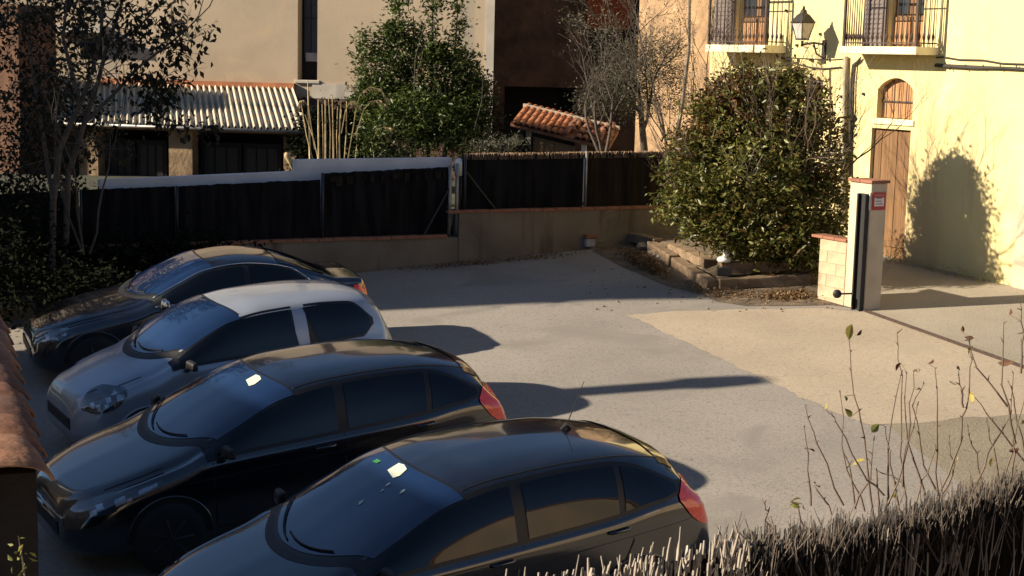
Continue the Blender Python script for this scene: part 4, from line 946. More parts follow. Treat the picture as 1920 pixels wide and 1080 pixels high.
    if cfg.get('spoiler'):
        a, b = cfg['spoiler']; vs_ = []
        sp = S.topp(lambda q: a, lambda q: b-.06*q*q, lambda x: float(S.yr(a))*1.0, .008, 14)
        sp.v = [(x, y, max(z, S.Z(a, y)-.11*(x-a)/(b-a)+.003)) for x, y, z in sp.v]; n_ = len(sp.v); f0 = list(sp.f)
        sp.v += [(x, y, z-.02) for x, y, z in sp.v]; sp.f += [tuple(i+n_ for i in f[::-1]) for f in f0]; k = 15
        sp.f += [(i*k+14, (i+1)*k+14, (i+1)*k+14+n_, i*k+14+n_) for i in range(14)]+[(j, j+1, j+1+n_, j+n_) for j in range(14)]+[(14*k+j+1, 14*k+j, 14*k+j+n_, 14*k+j+1+n_) for j in range(14)]
        sp.build('spoiler', paint, t, True, local=True)
    return t
# five-door hatchback (two of them)
def hatch5():
    L = 4.26
    return Shape(L, [(0, .56), (.06, .68), (.3, .79), (.7, .91), (.98, .985), (1.45, 1.215), (1.95, 1.40), (2.35, 1.46), (2.8, 1.47), (3.3, 1.445), (3.7, 1.375), (3.93, 1.30), (4.03, 1.17), (4.13, 1.02), (4.2, .90), (4.25, .75), (4.26, .6)],
      [(0, .56), (.1, .70), (.3, .80), (.7, .86), (1.2, .885), (3.2, .885), (3.7, .87), (4.0, .83), (4.15, .78), (4.26, .68)],
      [(0, .44), (.3, .62), (.7, .71), (.98, .72), (1.45, .70), (1.95, .665), (2.8, .66), (3.6, .63), (3.95, .59), (4.1, .61), (4.26, .56)],
      [(0, .5), (.3, .66), (.8, .84), (1.2, .93), (2.2, .965), (3.2, 1.0), (3.7, 1.04), (4.05, .98), (4.26, .6)],
      [(0, .05), (.3, .05), (.98, .06), (1.5, .085), (2.0, .075), (3.6, .075), (4.0, .09), (4.26, .06)],
      [(0, .26), (.3, .2), (.6, .19), (3.8, .19), (4.1, .24), (4.26, .34)])
H5 = dict(W=.885, win=(1.22, 3.86), wtop=pchip([1.0, 2.9, 3.2, 3.5, 3.88], [2, 1.6, 1.365, 1.29, 1.10]), wlow=pchip([1., 3.2, 3.6, 3.88], [.0, .9, 1.03, 1.085]),
    panes=[(1.27, 2.40, (0, .02)), (2.50, 3.30, (.02, .05)), (3.36, 3.84, (.05, 0))],
    tail=(3.84, 4.235, pchip([3.84, 3.95, 4.08, 4.235], [1.00, .86, .77, .73]), pchip([3.84, 3.95, 4.08, 4.235], [1.04, 1.12, 1.08, .90])),
    tailstrip=(4.13, 4.20, lambda x: .88, lambda x: .93),
    headl=(.05, .78, pchip([.05, .2, .5, .78], [.56, .575, .66, .80]), pchip([.05, .2, .5, .78], [.60, .685, .765, .82])),
    gaps=[[(1.22, z) for z in (.35, .5, .7, .9)], [(2.44, z) for z in (.3, .5, .7, .95)], [(3.40, 1.0), (3.38, .8), (3.28, .62), (3.1, .4)], [(1.22, .33), (2.4, .32), (3.1, .34)]],
    crease=[(x, .76+.03*(x-1)) for x in np.linspace(1.0, 4.0, 24)], handles=[2.25, 3.25], mirror=(1.30, .95), wheels=[.82, 3.42], r=.315,
    ws=(.98, 1.95, .34), rear=(3.93, 4.13, .03), bars=True, roofgap=True, spoiler=(3.80, 3.985))
car('parked_car', 'black five-door hatchback nearest the camera, aerial on its roof', hatch5(), .06, -.06, 'carblack', dict(H5, antenna=3.35, pale_patch=(1.86, -.02), sticker=(1.84, .28), flecks=[(1.72, -.14, .025), (1.74, -.33, .03), (1.5, -.14, .03), (1.66, -.17, .02)]))
car('parked_car', 'black five-door hatchback between the silver car and the nearest black one', hatch5(), .10, 3.07, 'carskyblack', dict(H5, pale_patch=(1.86, -.22)))
# small silver three-door
L = 3.66
S3 = Shape(L, [(0, .58), (.06, .72), (.28, .83), (.6, .94), (.84, 1.01), (1.28, 1.27), (1.7, 1.435), (2.1, 1.49), (2.6, 1.50), (3.0, 1.475), (3.28, 1.43), (3.42, 1.36), (3.5, 1.2), (3.58, 1.0), (3.63, .85), (3.66, .62)],
    [(0, .55), (.1, .68), (.3, .78), (.6, .82), (1.1, .835), (2.8, .835), (3.2, .81), (3.45, .765), (3.58, .72), (3.66, .64)],
    [(0, .44), (.3, .60), (.6, .67), (.84, .68), (1.3, .655), (1.7, .63), (2.6, .62), (3.2, .60), (3.42, .58), (3.55, .59), (3.66, .54)],
    [(0, .5), (.3, .7), (.7, .89), (1.1, .965), (2.2, .99), (3.0, 1.02), (3.4, 1.0), (3.66, .6)],
    [(0, .05), (.3, .06), (.84, .07), (1.3, .085), (1.8, .08), (3.2, .08), (3.45, .09), (3.66, .06)],
    [(0, .26), (.3, .2), (.6, .19), (3.2, .19), (3.5, .24), (3.66, .34)])
car('parked_car', 'pale silver three-door hatchback in the middle of the row', S3, .38, 5.98, 'carsilver', dict(W=.835, win=(1.02, 3.28), wtop=pchip([.8, 2.6, 2.9, 3.1, 3.3], [2, 1.6, 1.38, 1.34, 1.16]), wlow=pchip([.8, 2.9, 3.15, 3.3], [0, .99, 1.03, 1.14]),
    panes=[(1.07, 2.36, (0, -.06)), (2.56, 3.26, (-.12, 0))], surr=[(.98, 2.37), (2.52, 3.31)],
    tail=(3.40, 3.63, lambda x: .66, lambda x: .84-.2*(x-3.4)), headl=(.08, .50, pchip([.08, .18, .38, .5], [.62, .59, .64, .76]), pchip([.08, .18, .38, .5], [.66, .76, .83, .82])),
    gaps=[[(1.02, z) for z in (.35, .5, .7, .95)], [(2.45, z) for z in (.3, .5, .7, 1.0)], [(1.02, .33), (2.45, .32)]], crease=[(x, .62) for x in np.linspace(.9, 3.2, 20)],
    handles=[2.3], mirror=(1.12, .95), mirrorm='black', wheels=[.68, 3.05], r=.285, ws=(.84, 1.70, .34), rear=(3.40, 3.56, .02), roofgap=False, spoiler=(3.32, 3.46)))
# silver B-pillar on the small car comes from the body colour: cover the black surround there
# black saloon
L = 4.62
def _c(l): return [((x*1.25/1.62 if x < 1.62 else x-.37), z) for x, z in l]
L = 4.25
S1 = Shape(L, *map(_c, [ [(0, .55), (.08, .68), (.5, .81), (1.2, .92), (1.62, .98), (2.1, 1.22), (2.5, 1.365), (2.95, 1.405), (3.3, 1.37), (3.7, 1.25), (4.05, 1.10), (4.2, 1.04), (4.4, 1.02), (4.54, 1.0), (4.59, .88), (4.62, .6)],
    [(0, .58), (.12, .72), (.4, .82), (1., .865), (1.6, .88), (3.6, .88), (4.1, .845), (4.4, .79), (4.62, .68)],
    [(0, .46), (.4, .64), (1.0, .70), (1.6, .71), (2.1, .67), (2.5, .63), (3.0, .62), (3.5, .61), (4.0, .62), (4.4, .64), (4.62, .55)],
    [(0, .5), (.4, .66), (1.0, .82), (1.6, .92), (3.0, .95), (4.0, .97), (4.4, .95), (4.62, .6)],
    [(0, .05), (.4, .05), (1.6, .06), (2.2, .085), (2.6, .075), (3.4, .085), (4.1, .05), (4.5, .035), (4.62, .05)],
    [(0, .24), (.3, .18), (.6, .17), (4.1, .17), (4.5, .24), (4.62, .34)]]))
car('parked_car', 'black saloon with chrome window trim farthest from the camera', S1, 1.42, 8.66, 'carskyblack', dict(W=.88, win=(1.49, 3.43), wtop=pchip([1.23, 2.63, 2.93, 3.23, 3.45], [2, 1.6, 1.27, 1.17, 1.01]), wlow=pchip([1.23, 3.45], [0, .985]),
    panes=[(1.55, 2.58, (0, 0)), (2.66, 3.39, (0, 0))], chrome=True,
    tail=(3.99, 4.23, lambda x: .74, lambda x: .94-.12*(x-3.99)), tailstrip=(4.13, 4.22, lambda x: .87, lambda x: .90),
    headl=(.05, .42, pchip([.05, .2, .42], [.56, .58, .68]), pchip([.05, .2, .42], [.62, .70, .74])),
    gaps=[[(1.38, z) for z in (.35, .5, .7, .9)], [(2.63, z) for z in (.3, .5, .7, .93)]], crease=[(x, .7) for x in np.linspace(.9, 3.9, 20)],
    handles=[2.48, 3.2], mirror=(1.53, .93), mirrorm='chrome', wheels=[.70, 3.3], r=.32, ws=(1.25, 2.13, .30), rear=(3.05, 3.71, .02)), math.radians(8))

# ================================================================== VEGETATION
def clumps(ells, n_cl, per, sig, shell=.55, rs=RS):
    """leaf centres in clumps spread through ellipsoids [(centre, radii)], mostly near their skin"""
    out = []; vol = np.array([np.prod(e[1])**(2/3) for e in ells]); vol = vol/vol.sum()
    for k in range(n_cl):
        c, r = ells[rs.choice(len(ells), p=vol)]; d = rs.normal(size=3); d /= np.linalg.norm(d); q = np.array(c)+d*np.array(r)*(shell+(1-shell)*rs.rand()**.6)
        m = int(per*(.5+rs.rand())); s_ = sig*(.6+.8*rs.rand())
        out.append(q+rs.normal(size=(m, 3))*s_*[1, 1, .8])
    return np.concatenate(out)
def E_(px, py, Y, rx, rz, ry=None): return (at(px, py, Y), (rx, ry or rx, rz))
# ---- the big bush by the planter
bx = np.array([3.7, 24.4]); bz = gz(*bx)+.25
bush = thing('evergreen_bush', (bx[0], bx[1], bz), 'large rounded green and reddish leafed bush growing in the planter', 'bush')
mb = MB(); tips = []
for k in range(7):
    a = 2*PI*k/7; grow(mb, (bx[0]+.25*math.cos(a), bx[1]+.2*math.sin(a), bz-.1), (.3*math.cos(a), .25*math.sin(a), 1), 1.05, .035, 3, .35, tips, .1, 3, 5)
mb.build('stems', 'barkpale', bush, True)
BY = 24.2
lowE = [E_(1345, 390, BY, .72, .62), E_(1460, 400, BY-.1, .92, .78), E_(1305, 330, BY+.2, .55, .6), E_(1545, 380, BY, .45, .7), E_(1400, 320, BY, 1.1, .8), E_(1420, 440, BY-.1, .8, .35, .6), E_(1500, 445, BY-.1, .45, .4, .4), E_(1250, 370, BY+.2, .2, .35)]
topE = [E_(1400, 220, BY, .75, .85), E_(1470, 215, BY, .65, .75), E_(1385, 165, BY, .33, .36), E_(1475, 165, BY, .30, .30), E_(1530, 270, BY, .5, .6), E_(1320, 250, BY+.1, .45, .5), E_(1340, 200, BY, .2, .3)]
leaf_obj('foliage', clumps(lowE, 620, 34, .10), .095, 'photinia', bush, .42, .35)
leaf_obj('upper_foliage', clumps(topE, 290, 26, .09), .09, 'photred', bush, .42, .3)
leaf_obj('mixed_foliage', clumps(topE*3+lowE[:5], 420, 28, .10, .7), .10, 'photinia', bush, .42, .3)
leaf_obj('reddish_foliage', clumps(lowE[:5], 130, 16, .14), .095, 'photred', bush, .42, .3)
leaf_obj('drooping_foliage', clumps([E_(1440, 472, BY-.1, .8, .12, .3), E_(1530, 480, BY-.2, .3, .22, .3)], 60, 22, .10), .10, 'photinia', bush, .3, .9)
# ---- bare shrub standing between bush and house; its shadow nets the yellow wall
def bare(name, p, label, h, r, depth, spread, m, n=1, lean=(0, 0, 1), leaves=None, cat='tree', kids=3, up=.15, lk=.68, wob=.12):
    t = thing(name, p, label, cat); mb = MB(); tips = []
    for k in range(n):
        a = 2*PI*k/max(1, n)+.4; d = (lean[0]+(.35*math.cos(a) if n > 1 else 0), lean[1]+(.25*math.sin(a) if n > 1 else 0), lean[2])
        grow(mb, Vector(p)+Vector((.06*math.cos(a), .06*math.sin(a), -.05)), d, h, r, depth, spread, tips, up, kids, 5, wob, .62, lk)
    mb.build('branches', m, t, True)
    if leaves:
        c = []
        for q in tips:
            if random.random() < leaves[0]: c += [np.array(q)+RS.normal(size=3)*leaves[2] for _ in range(leaves[1])]
        if c: leaf_obj('foliage', np.array(c), leaves[3], leaves[4], t, leaves[5] if len(leaves) > 5 else .35, .2)
    return t
bare('bare_shrub', (4.65, 24.6, gz(4.65, 24.6)), 'bare twiggy shrub behind the big bush, netting the yellow wall with shadow', 1.65, .03, 5, .45, 'twig', 6, (-.05, 0, 1), kids=3)
bare('bare_shrub', (3.2, 26.8, gz(3.2, 26.8)), 'thin leafless shrub left of the big bush against the pink wall', 1.3, .03, 4, .42, 'barkgrey', 4, (-.1, 0, 1), kids=3)
# ---- evergreen tree against the tan house
TY = 29.2
et = thing('evergreen_tree', at(800, 330, TY)*[1, 1, 0]+[0, 0, 2.4], 'dense dark green tree with upright spires in front of the tan house', 'tree')
mb = MB(); 
for (a_, b_2) in (((770, 330), (775, 30)), ((800, 320), (812, -40)), ((830, 320), (858, 20)), ((760, 320), (700, 110)), ((850, 320), (900, 200))):
    p0_, p1_ = at(*a_, TY), at(*b_2, TY); mb.tube([p0_, p0_*.6+p1_*.4+[.05, 0, 0], p1_], [.05, .035, .01], 6)
for k in range(26):
    x = random.uniform(690, 880); y = random.uniform(90, 280); p0_, p1_ = at(795+(x-795)*.3, y+50, TY), at(x, y, TY-.3); mb.tube([p0_, p1_], [.02, .006], 4)
mb.build('trunk', 'bark', et, True)
ee = [E_(742, 120, TY, .32, .75), E_(744, 20, TY, .14, .5), E_(805, 140, TY, .36, .75), E_(811, 10, TY, .13, .65), E_(855, 40, TY, .11, .5), E_(862, 150, TY, .32, .6), E_(690, 135, TY, .20, .6), E_(683, 75, TY, .06, .22), E_(712, 190, TY, .42, .5), E_(790, 215, TY-.2, .9, .5), E_(860, 225, TY-.1, .5, .55), E_(772, 80, TY, .14, .35), E_(890, 190, TY, .24, .45), E_(835, 100, TY, .14, .3), E_(705, 90, TY, .12, .3)]
leaf_obj('foliage', clumps(ee, 1150, 26, .10), .085, 'laurel', et, .45, -.1)
ls = thing('leafy_shrub', at(780, 320, 28.3)*[1, 1, 0]+[0, 0, 2.4], 'bright green leafy shrub below the evergreen tree behind the white wall', 'bush')
leaf_obj('foliage', clumps([E_(740, 265, 28.5, .55, .4), E_(820, 250, 28.6, .5, .4), E_(690, 275, 28.5, .3, .3), E_(880, 265, 28.6, .4, .35), E_(800, 215, 28.6, .35, .25)], 190, 20, .11), .085, 'laurel2', ls, .35, 0)
mb = MB()
for k in range(12): x = random.uniform(690, 900); mb.tube([at(x, 320, 28.4), at(x+random.uniform(-30, 30), 235, 28.4)], [.012, .004], 4)
mb.build('stems', 'barkpale', ls)
vs2 = thing('dark_shrub', at(640, 320, 30.)*[1, 1, 0]+[0, 0, 2.5], 'dark shrub in the gap behind the dry reeds', 'bush')
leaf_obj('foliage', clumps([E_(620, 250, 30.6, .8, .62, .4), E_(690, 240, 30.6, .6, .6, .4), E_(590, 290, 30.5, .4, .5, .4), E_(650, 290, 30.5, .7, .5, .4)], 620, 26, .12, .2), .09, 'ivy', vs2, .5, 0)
vs3 = thing('dark_shrub', at(940, 320, 29.6)*[1, 1, 0]+[0, 0, 2.6], 'dark leafy shrub between the evergreen tree and the tiled shed', 'bush')
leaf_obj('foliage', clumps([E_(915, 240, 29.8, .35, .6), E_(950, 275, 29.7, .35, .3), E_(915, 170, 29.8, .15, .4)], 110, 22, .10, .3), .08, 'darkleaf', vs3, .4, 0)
# thin pale stems in the tree
mb = MB(); mb.tube([at(775, 200, 28.6), at(778, 110, 28.6), at(797, 40, 28.6)], [.012, .01, .006], 4); mb.tube([at(776, 160, 28.6), at(800, 70, 28.6)], [.009, .005], 4); mb.tube([at(888, 245, 28.3), at(903, 190, 28.3), at(905, 150, 28.3)], [.01, .008, .005], 4)
tag(mb.build('dead_stems', 'barkpale'), 'pale leafless stems standing in front of the evergreen tree', 'stems')
# ---- dry reeds
rd = thing('pampas_reeds', at(625, 310, 28.4)*[1, 1, 0]+[0, 0, 2.4], 'dry straw coloured reed stalks with drooping plumes behind the white wall', 'reeds')
for (x0, y0, x1, y1, w_) in [(582, 300, 577, 150, 1.4), (598, 302, 597, 187, 1.7), (606, 302, 604, 195, 1), (611, 302, 610, 188, 1.6), (618, 300, 616, 185, 1.2), (626, 300, 623, 178, 1.4), (638, 300, 640, 205, 1.), (645, 298, 650, 190, 1.), (590, 300, 565, 195, .8), (600, 302, 572, 215, .7), (632, 300, 633, 200, .8), (665, 298, 670, 235, .6), (702, 296, 695, 255, .7)]:
    a, b = at(x0, y0+12, 28.4), at(x1, y1, 28.3); MB().tube([a, (a+b)/2+[random.gauss(0, .02), 0, 0], b], [.018*w_, .014*w_, .007*w_], 5).build('stalk', 'straw', rd)
def plume(pts, m='straw'):
    P_ = [at(x, y, 28.2) for x, y in pts]; mb = MB(); mb.tube(P_, [.012]*2+[.008]*(len(P_)-3)+[.004], 4)
    for i in range(len(P_)//2, len(P_)):
        for _ in range(26):
            q = P_[i]+(P_[min(i+1, len(P_)-1)]-P_[i])*random.random(); e = q+np.array([random.gauss(.02, .03), random.gauss(0, .03), -abs(random.gauss(.05, .04))]); mb.tube([q, e], [.004, .002], 3, cap=False)
    mb.build('plume', m, rd)
plume([(652, 298), (662, 240), (668, 200), (676, 175), (694, 163), (714, 168), (726, 185)]); plume([(636, 298), (637, 220), (640, 185), (650, 162), (656, 158), (664, 165)])
plume([(668, 250), (682, 205), (696, 190), (712, 188), (720, 196)]); plume([(640, 250), (648, 205), (656, 192), (664, 190), (672, 198)]); plume([(590, 280), (578, 200), (570, 188), (562, 190), (558, 200)]); plume([(700, 260), (708, 242), (720, 238), (730, 240)])
# ---- olive and bare trees right of the tiled shed
ot = bare('olive_tree', at(1205, 300, 28.9), 'grey green olive tree with bare twigs fanning left behind the heather fence', 1.15, .08, 5, .55, 'barkgrey', 1, (-.1, 0, 1), (.30, 5, .09, .06, 'olive', .3), kids=3, up=.05, lk=.74)
leaf_obj('crown_foliage', clumps([E_(1190, 130, 28.8, .55, .5), E_(1245, 110, 28.8, .45, .5), E_(1150, 160, 28.8, .4, .35), E_(1200, 190, 28.8, .5, .3), E_(1110, 190, 28.8, .3, .3), E_(1270, 170, 28.8, .3, .5)], 480, 24, .14, .3), .06, 'olive', ot, .28, 0)
bare('bare_tree', at(1130, 285, 28.2), 'pale leafless tree fanning thin twigs over the tiled shed', .95, .035, 5, .55, 'barkgrey', 3, (-.2, 0, .9), kids=3, up=.08)
bare('bare_tree', at(1265, 330, 27.6), 'bare tree with a pale upright stem left of the big bush', 1.4, .032, 5, .38, 'barkgrey', 2, (.0, 0, 1), kids=3, up=.2, lk=.72)
mb = MB(); mb.tube([at(1262, 300, 28.2), at(1280, 190, 28.2), at(1292, 90, 28.2), at(1293, -30, 28.2)], [.045, .035, .03, .022], 7)
tag(mb.build('pale_trunk', 'barkpale', smooth=True), 'slender pale trunk rising past the first balcony', 'tree trunk')
wd_ = thing('weed_tuft', at(945, 300, 27.9)*[1, 1, 0]+[0, 0, 2.7], 'dry weedy tuft behind the fence left of the tiled shed', 'plant')
leaf_obj('foliage', clumps([E_(945, 272, 28., .35, .13), E_(910, 278, 28., .3, .1)], 50, 20, .07), .07, 'olive', wd_, .25, -.5)
# ---- tree at the left
LY = 22.6
lt = thing('left_tree', at(110, 470, LY)*[1, 1, 0]+[0, 0, gz(-6.5, LY)], 'tall dark tree with forked limbs and drooping leaves at the left edge', 'tree')
mb = MB(); tips = []
def limb(pts, r0, r1, Y=LY):
    P_ = [Vector(at(x, y, Y+dy)) for x, y, dy in pts]; k = len(P_); mb.tube(P_, [r0+(r1-r0)*i/(k-1) for i in range(k)], 7, cap=False); return P_
L1 = limb([(98, 520, 0), (100, 380, 0), (112, 280, 0), (150, 195, 0), (172, 140, 0), (190, 60, 0), (196, -60, 0)], .055, .02)
L2 = limb([(122, 500, .2), (128, 330, .2), (155, 240, .1), (182, 160, 0), (200, 90, 0), (225, 20, 0), (240, -60, 0)], .05, .018)
L3 = limb([(150, 195, 0), (128, 110, -.1), (118, 70, -.1), (125, 10, -.2), (128, -50, -.2)], .035, .015)
L4 = limb([(160, 230, 0), (215, 175, -.2), (255, 130, -.3), (300, 95, -.3), (345, 60, -.3), (395, 10, -.3)], .03, .008)
L5 = limb([(100, 380, 0), (80, 250, .2), (60, 120, .3), (50, -20, .3)], .035, .015)
L6 = limb([(200, 90, 0), (250, 60, .1), (300, 10, .1), (330, -40, .1)], .022, .01)
for Lb in (L1, L2, L3, L4, L5, L6):
    for i in range(2, len(Lb)):
        for k in range(2): grow(mb, Lb[i-1].lerp(Lb[i], random.random()), (random.uniform(-.6, .8), random.uniform(-.5, .5), random.uniform(-.1, .8)), .55, .012, 2, .6, tips, .02, 3, 4)
mb.build('trunk', 'bark', lt, True)
c = []
for q in tips:
    if q.z > 3.4 and random.random() < .33: c += [np.array(q)+RS.normal(size=3)*.08 for _ in range(3)]
for (x, y, r, n) in [(300, 60, .35, 120), (330, 90, .18, 60), (270, 140, .3, 150), (310, 165, .22, 130), (240, 40, .35, 90), (330, 45, .2, 40), (345, 110, .08, 14), (290, 190, .2, 90), (300, 215, .25, 60), (395, 240, .15, 40), (345, 235, .15, 40)]:
    c += [at(x, y, LY-.3)+RS.normal(size=3)*r*.6 for _ in range(n)]
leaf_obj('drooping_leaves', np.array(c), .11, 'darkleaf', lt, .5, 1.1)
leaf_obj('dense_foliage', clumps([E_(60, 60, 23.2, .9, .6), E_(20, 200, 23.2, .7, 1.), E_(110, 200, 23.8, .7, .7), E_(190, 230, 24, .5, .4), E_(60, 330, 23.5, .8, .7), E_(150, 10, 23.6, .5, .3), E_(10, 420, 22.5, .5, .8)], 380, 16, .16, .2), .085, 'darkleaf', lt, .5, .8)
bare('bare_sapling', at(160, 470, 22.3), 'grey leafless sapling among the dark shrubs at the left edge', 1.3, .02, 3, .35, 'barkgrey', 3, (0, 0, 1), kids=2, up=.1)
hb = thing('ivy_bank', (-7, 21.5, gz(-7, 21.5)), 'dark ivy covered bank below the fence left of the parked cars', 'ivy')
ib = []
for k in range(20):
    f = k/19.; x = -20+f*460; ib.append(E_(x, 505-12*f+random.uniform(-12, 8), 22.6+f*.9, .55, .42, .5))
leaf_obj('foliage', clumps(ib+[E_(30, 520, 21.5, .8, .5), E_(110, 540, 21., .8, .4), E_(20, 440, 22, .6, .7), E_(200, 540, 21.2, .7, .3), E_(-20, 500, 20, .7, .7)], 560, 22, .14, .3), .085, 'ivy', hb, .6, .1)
kb = MB(); a, b = gnd(-30, 615), gnd(62, 592); 
kb.prism([(a[0], a[1], a[2]+.28), (b[0], b[1], b[2]+.28), (b[0]-.05, b[1]+.3, b[2]+.28), (a[0]-.05, a[1]+.3, a[2]+.28)], .4)
tag(kb.build('low_kerb', 'rend', bevel=.02), 'low brown stone kerb at the left end of the parking row', 'kerb')

# ================================================================== FOREGROUND
# tiled roof edge at the lower left
ro = thing('tiled_outbuilding', (-2.2, 7.0, 3.4), 'edge of a clay tiled roof over a dark wall at the lower left', 'outbuilding')
e1_ = at(103, 848, 5.5); e0_ = at(16, 612, 8.7); zz_ = 3.56; e1_[2] = e0_[2] = zz_
dv = (e0_-e1_); Lr = np.linalg.norm(dv[:2]); dv = dv/Lr; lat = np.array([-dv[1], dv[0], 0])  # towards the left
k = 10; RT = .17
def canal(rn, rf, L=.44):
    vs_ = []
    for t, r in ((0, rn), (L, rf)):
        for i in range(k+1): an = PI*i/k; vs_.append((math.cos(an)*r, t, math.sin(an)*r*.42))
    for t, r in ((0, rn-.014), (L, rf-.014)):
        for i in range(k+1): an = PI*i/k; vs_.append((math.cos(an)*r, t, math.sin(an)*r*.42))
    n1 = k+1
    return MB().add(vs_, [(i, n1+i, n1+i+1, i+1) for i in range(k)]+[(2*n1+i, 2*n1+i+1, 3*n1+i+1, 3*n1+i) for i in range(k)]+[(i, i+1, 2*n1+i+1, 2*n1+i) for i in range(k)])
tile_ = [canal(RT, RT*.70).build('roof_tile', m_, ro, True, local=True) for m_ in (mat('clay_tile', (.22, .095, .05), .9, .3, 9, .3, 25, var2=((.10, .07, .05), 14, .6)), mat('pale_clay_tile', (.30, .145, .08), .9, .3, 9, .3, 25), mat('dark_clay_tile', (.15, .07, .045), .9, .3, 9, .3, 25))]
used = [False]*3; ang = math.atan2(dv[1], dv[0])-PI/2
for col_ in range(6):
    for j in range(10):
        c_ = random.choice([0, 1, 1, 2]); q = e1_+dv*(j*.345)+lat*(RT+col_*.31)+np.array([0, 0, -.02*col_-.03])
        mw = Matrix.Translation(Vector(q)-ro.location)@Matrix.Rotation(ang+random.gauss(0, .025), 4, 'Z')@Matrix.Rotation(random.gauss(.09, .012), 4, 'X')
        if not used[c_]: tile_[c_].matrix_basis = mw; used[c_] = True
        else: inst(tile_[c_], 'roof_tile', ro, mw)
a, b = e1_+dv*.1+lat*.06, e0_+dv*.2+lat*.06; c2, d2 = b+lat*3.5, a+lat*3.5
MB().prism([(*p[:2], zz_-.02) for p in (a, b, c2, d2)], 3.6).build('wall', mat('shade_dark_wall', (.016, .012, .009), .95, .4, 3, .8, 20), ro)  # near-black base colour stands in for the shade on this wall
# sprig at the lower left
sg_ = thing('leafy_sprig', at(40, 1090, 4.6), 'small yellow green sprig at the bottom left corner', 'sprig')
mb = MB(); S0 = [at(48, 1100, 4.6), at(42, 1050, 4.6), at(34, 1005, 4.6)]; mb.tube(S0, [.004, .003, .001], 4); mb.build('stem', 'barkpale', sg_)
c = [at(x+random.gauss(0, 4), y, 4.6+random.gauss(0, .02)) for x, y in [(34, 1010), (30, 1022), (44, 1026), (28, 1038), (50, 1040), (36, 1050), (60, 1045), (30, 1062), (48, 1062), (62, 1052), (34, 1075), (52, 1075), (40, 1035), (44, 1068), (28, 1052)]]
leaf_obj('foliage', np.array(c), .028, 'gleaf', sg_, .45, -.2)
# heather fence along the terrace
FZ = 4.08
def onz(px, py, z=FZ): r = ray(px, py); return CAMP+r*((z-CH)/r[2])
tx = [(900, 1105), (1000, 1085), (1100, 1070), (1200, 1048), (1290, 1022), (1340, 1005), (1420, 1018), (1500, 1006), (1600, 992), (1700, 962), (1800, 934), (1920, 898), (2060, 860)]
hf = thing('brushwood_screen', onz(1450, 1000, 3.7), 'dark brushwood screen with pale cut stem tops along the bottom right', 'fence')
def top_at(px): return np.interp(px, [a for a, b in tx], [b for a, b in tx])
mb = MB()
for i in range(6000):
    px = random.uniform(890, 2060) if i % 5 == 0 else random.uniform(1380, 2060); p = onz(px, top_at(px)) - [0, 0, .035*float(px < 1400)]; off = random.uniform(0, .13); p = p+np.array([.1*off, off, 0]); h = random.gauss(-.02, .016)-.015+.018*math.sin(px*.11)*math.sin(px*.031); ln = random.uniform(.25, .4)
    lx, ly = random.gauss(.01, .05), random.gauss(0, .04); r = random.uniform(.0010, .0032)
    t_ = p+[lx*.15, ly*.15, h]; mb.tube([p+[-lx*.25, -ly*.2, h-ln], p+[0, 0, h-ln*.4], t_], [r*1.3, r*1.1, r*.5], 3, cap=False)
mb.build('brushwood', 'heather', hf)['kind'] = 'stuff'
mb = MB()
for i in range(650):
    px = random.uniform(1340, 2060); p = onz(px, top_at(px))+np.array([random.uniform(0, .05), random.uniform(-.02, .08), 0]); h = random.gauss(-.012, .03); ln = random.uniform(.03, .12); lx = random.gauss(.03, .25); r = random.uniform(.0008, .0024)
    mb.tube([p+[-lx*ln, 0, h-ln], p+[lx*ln*.3, random.gauss(0, .005), h]], [r, r*.6], 3, cap=False)
mb.build('fringe', 'bark', hf)['kind'] = 'stuff'
bk = MB(); pts_ = [onz(px, top_at(px)) for px in range(890, 2070, 30)]
for a, b in zip(pts_[:-1], pts_[1:]):
    bk.add([a+[.01, .10, -.07], b+[.01, .10, -.07], b+[.02, .15, -.7], a+[.02, .15, -.7]], [(0, 1, 2, 3)])
bk.build('backing', 'heather', hf)
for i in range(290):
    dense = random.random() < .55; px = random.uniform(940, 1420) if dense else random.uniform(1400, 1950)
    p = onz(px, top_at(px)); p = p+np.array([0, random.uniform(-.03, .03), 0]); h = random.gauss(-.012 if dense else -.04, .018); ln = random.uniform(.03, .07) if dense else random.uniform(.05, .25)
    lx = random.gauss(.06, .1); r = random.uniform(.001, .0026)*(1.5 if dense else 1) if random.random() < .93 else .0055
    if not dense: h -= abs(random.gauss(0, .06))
    MB().tube([p+[-lx*ln*.8, 0, h-ln], p+[0, random.gauss(0, .004), h-ln*.45], p+[lx*ln*.6, 0, h]], [r, r*1.05, r*.7], 5).build('stem', 'heatherl', hf)
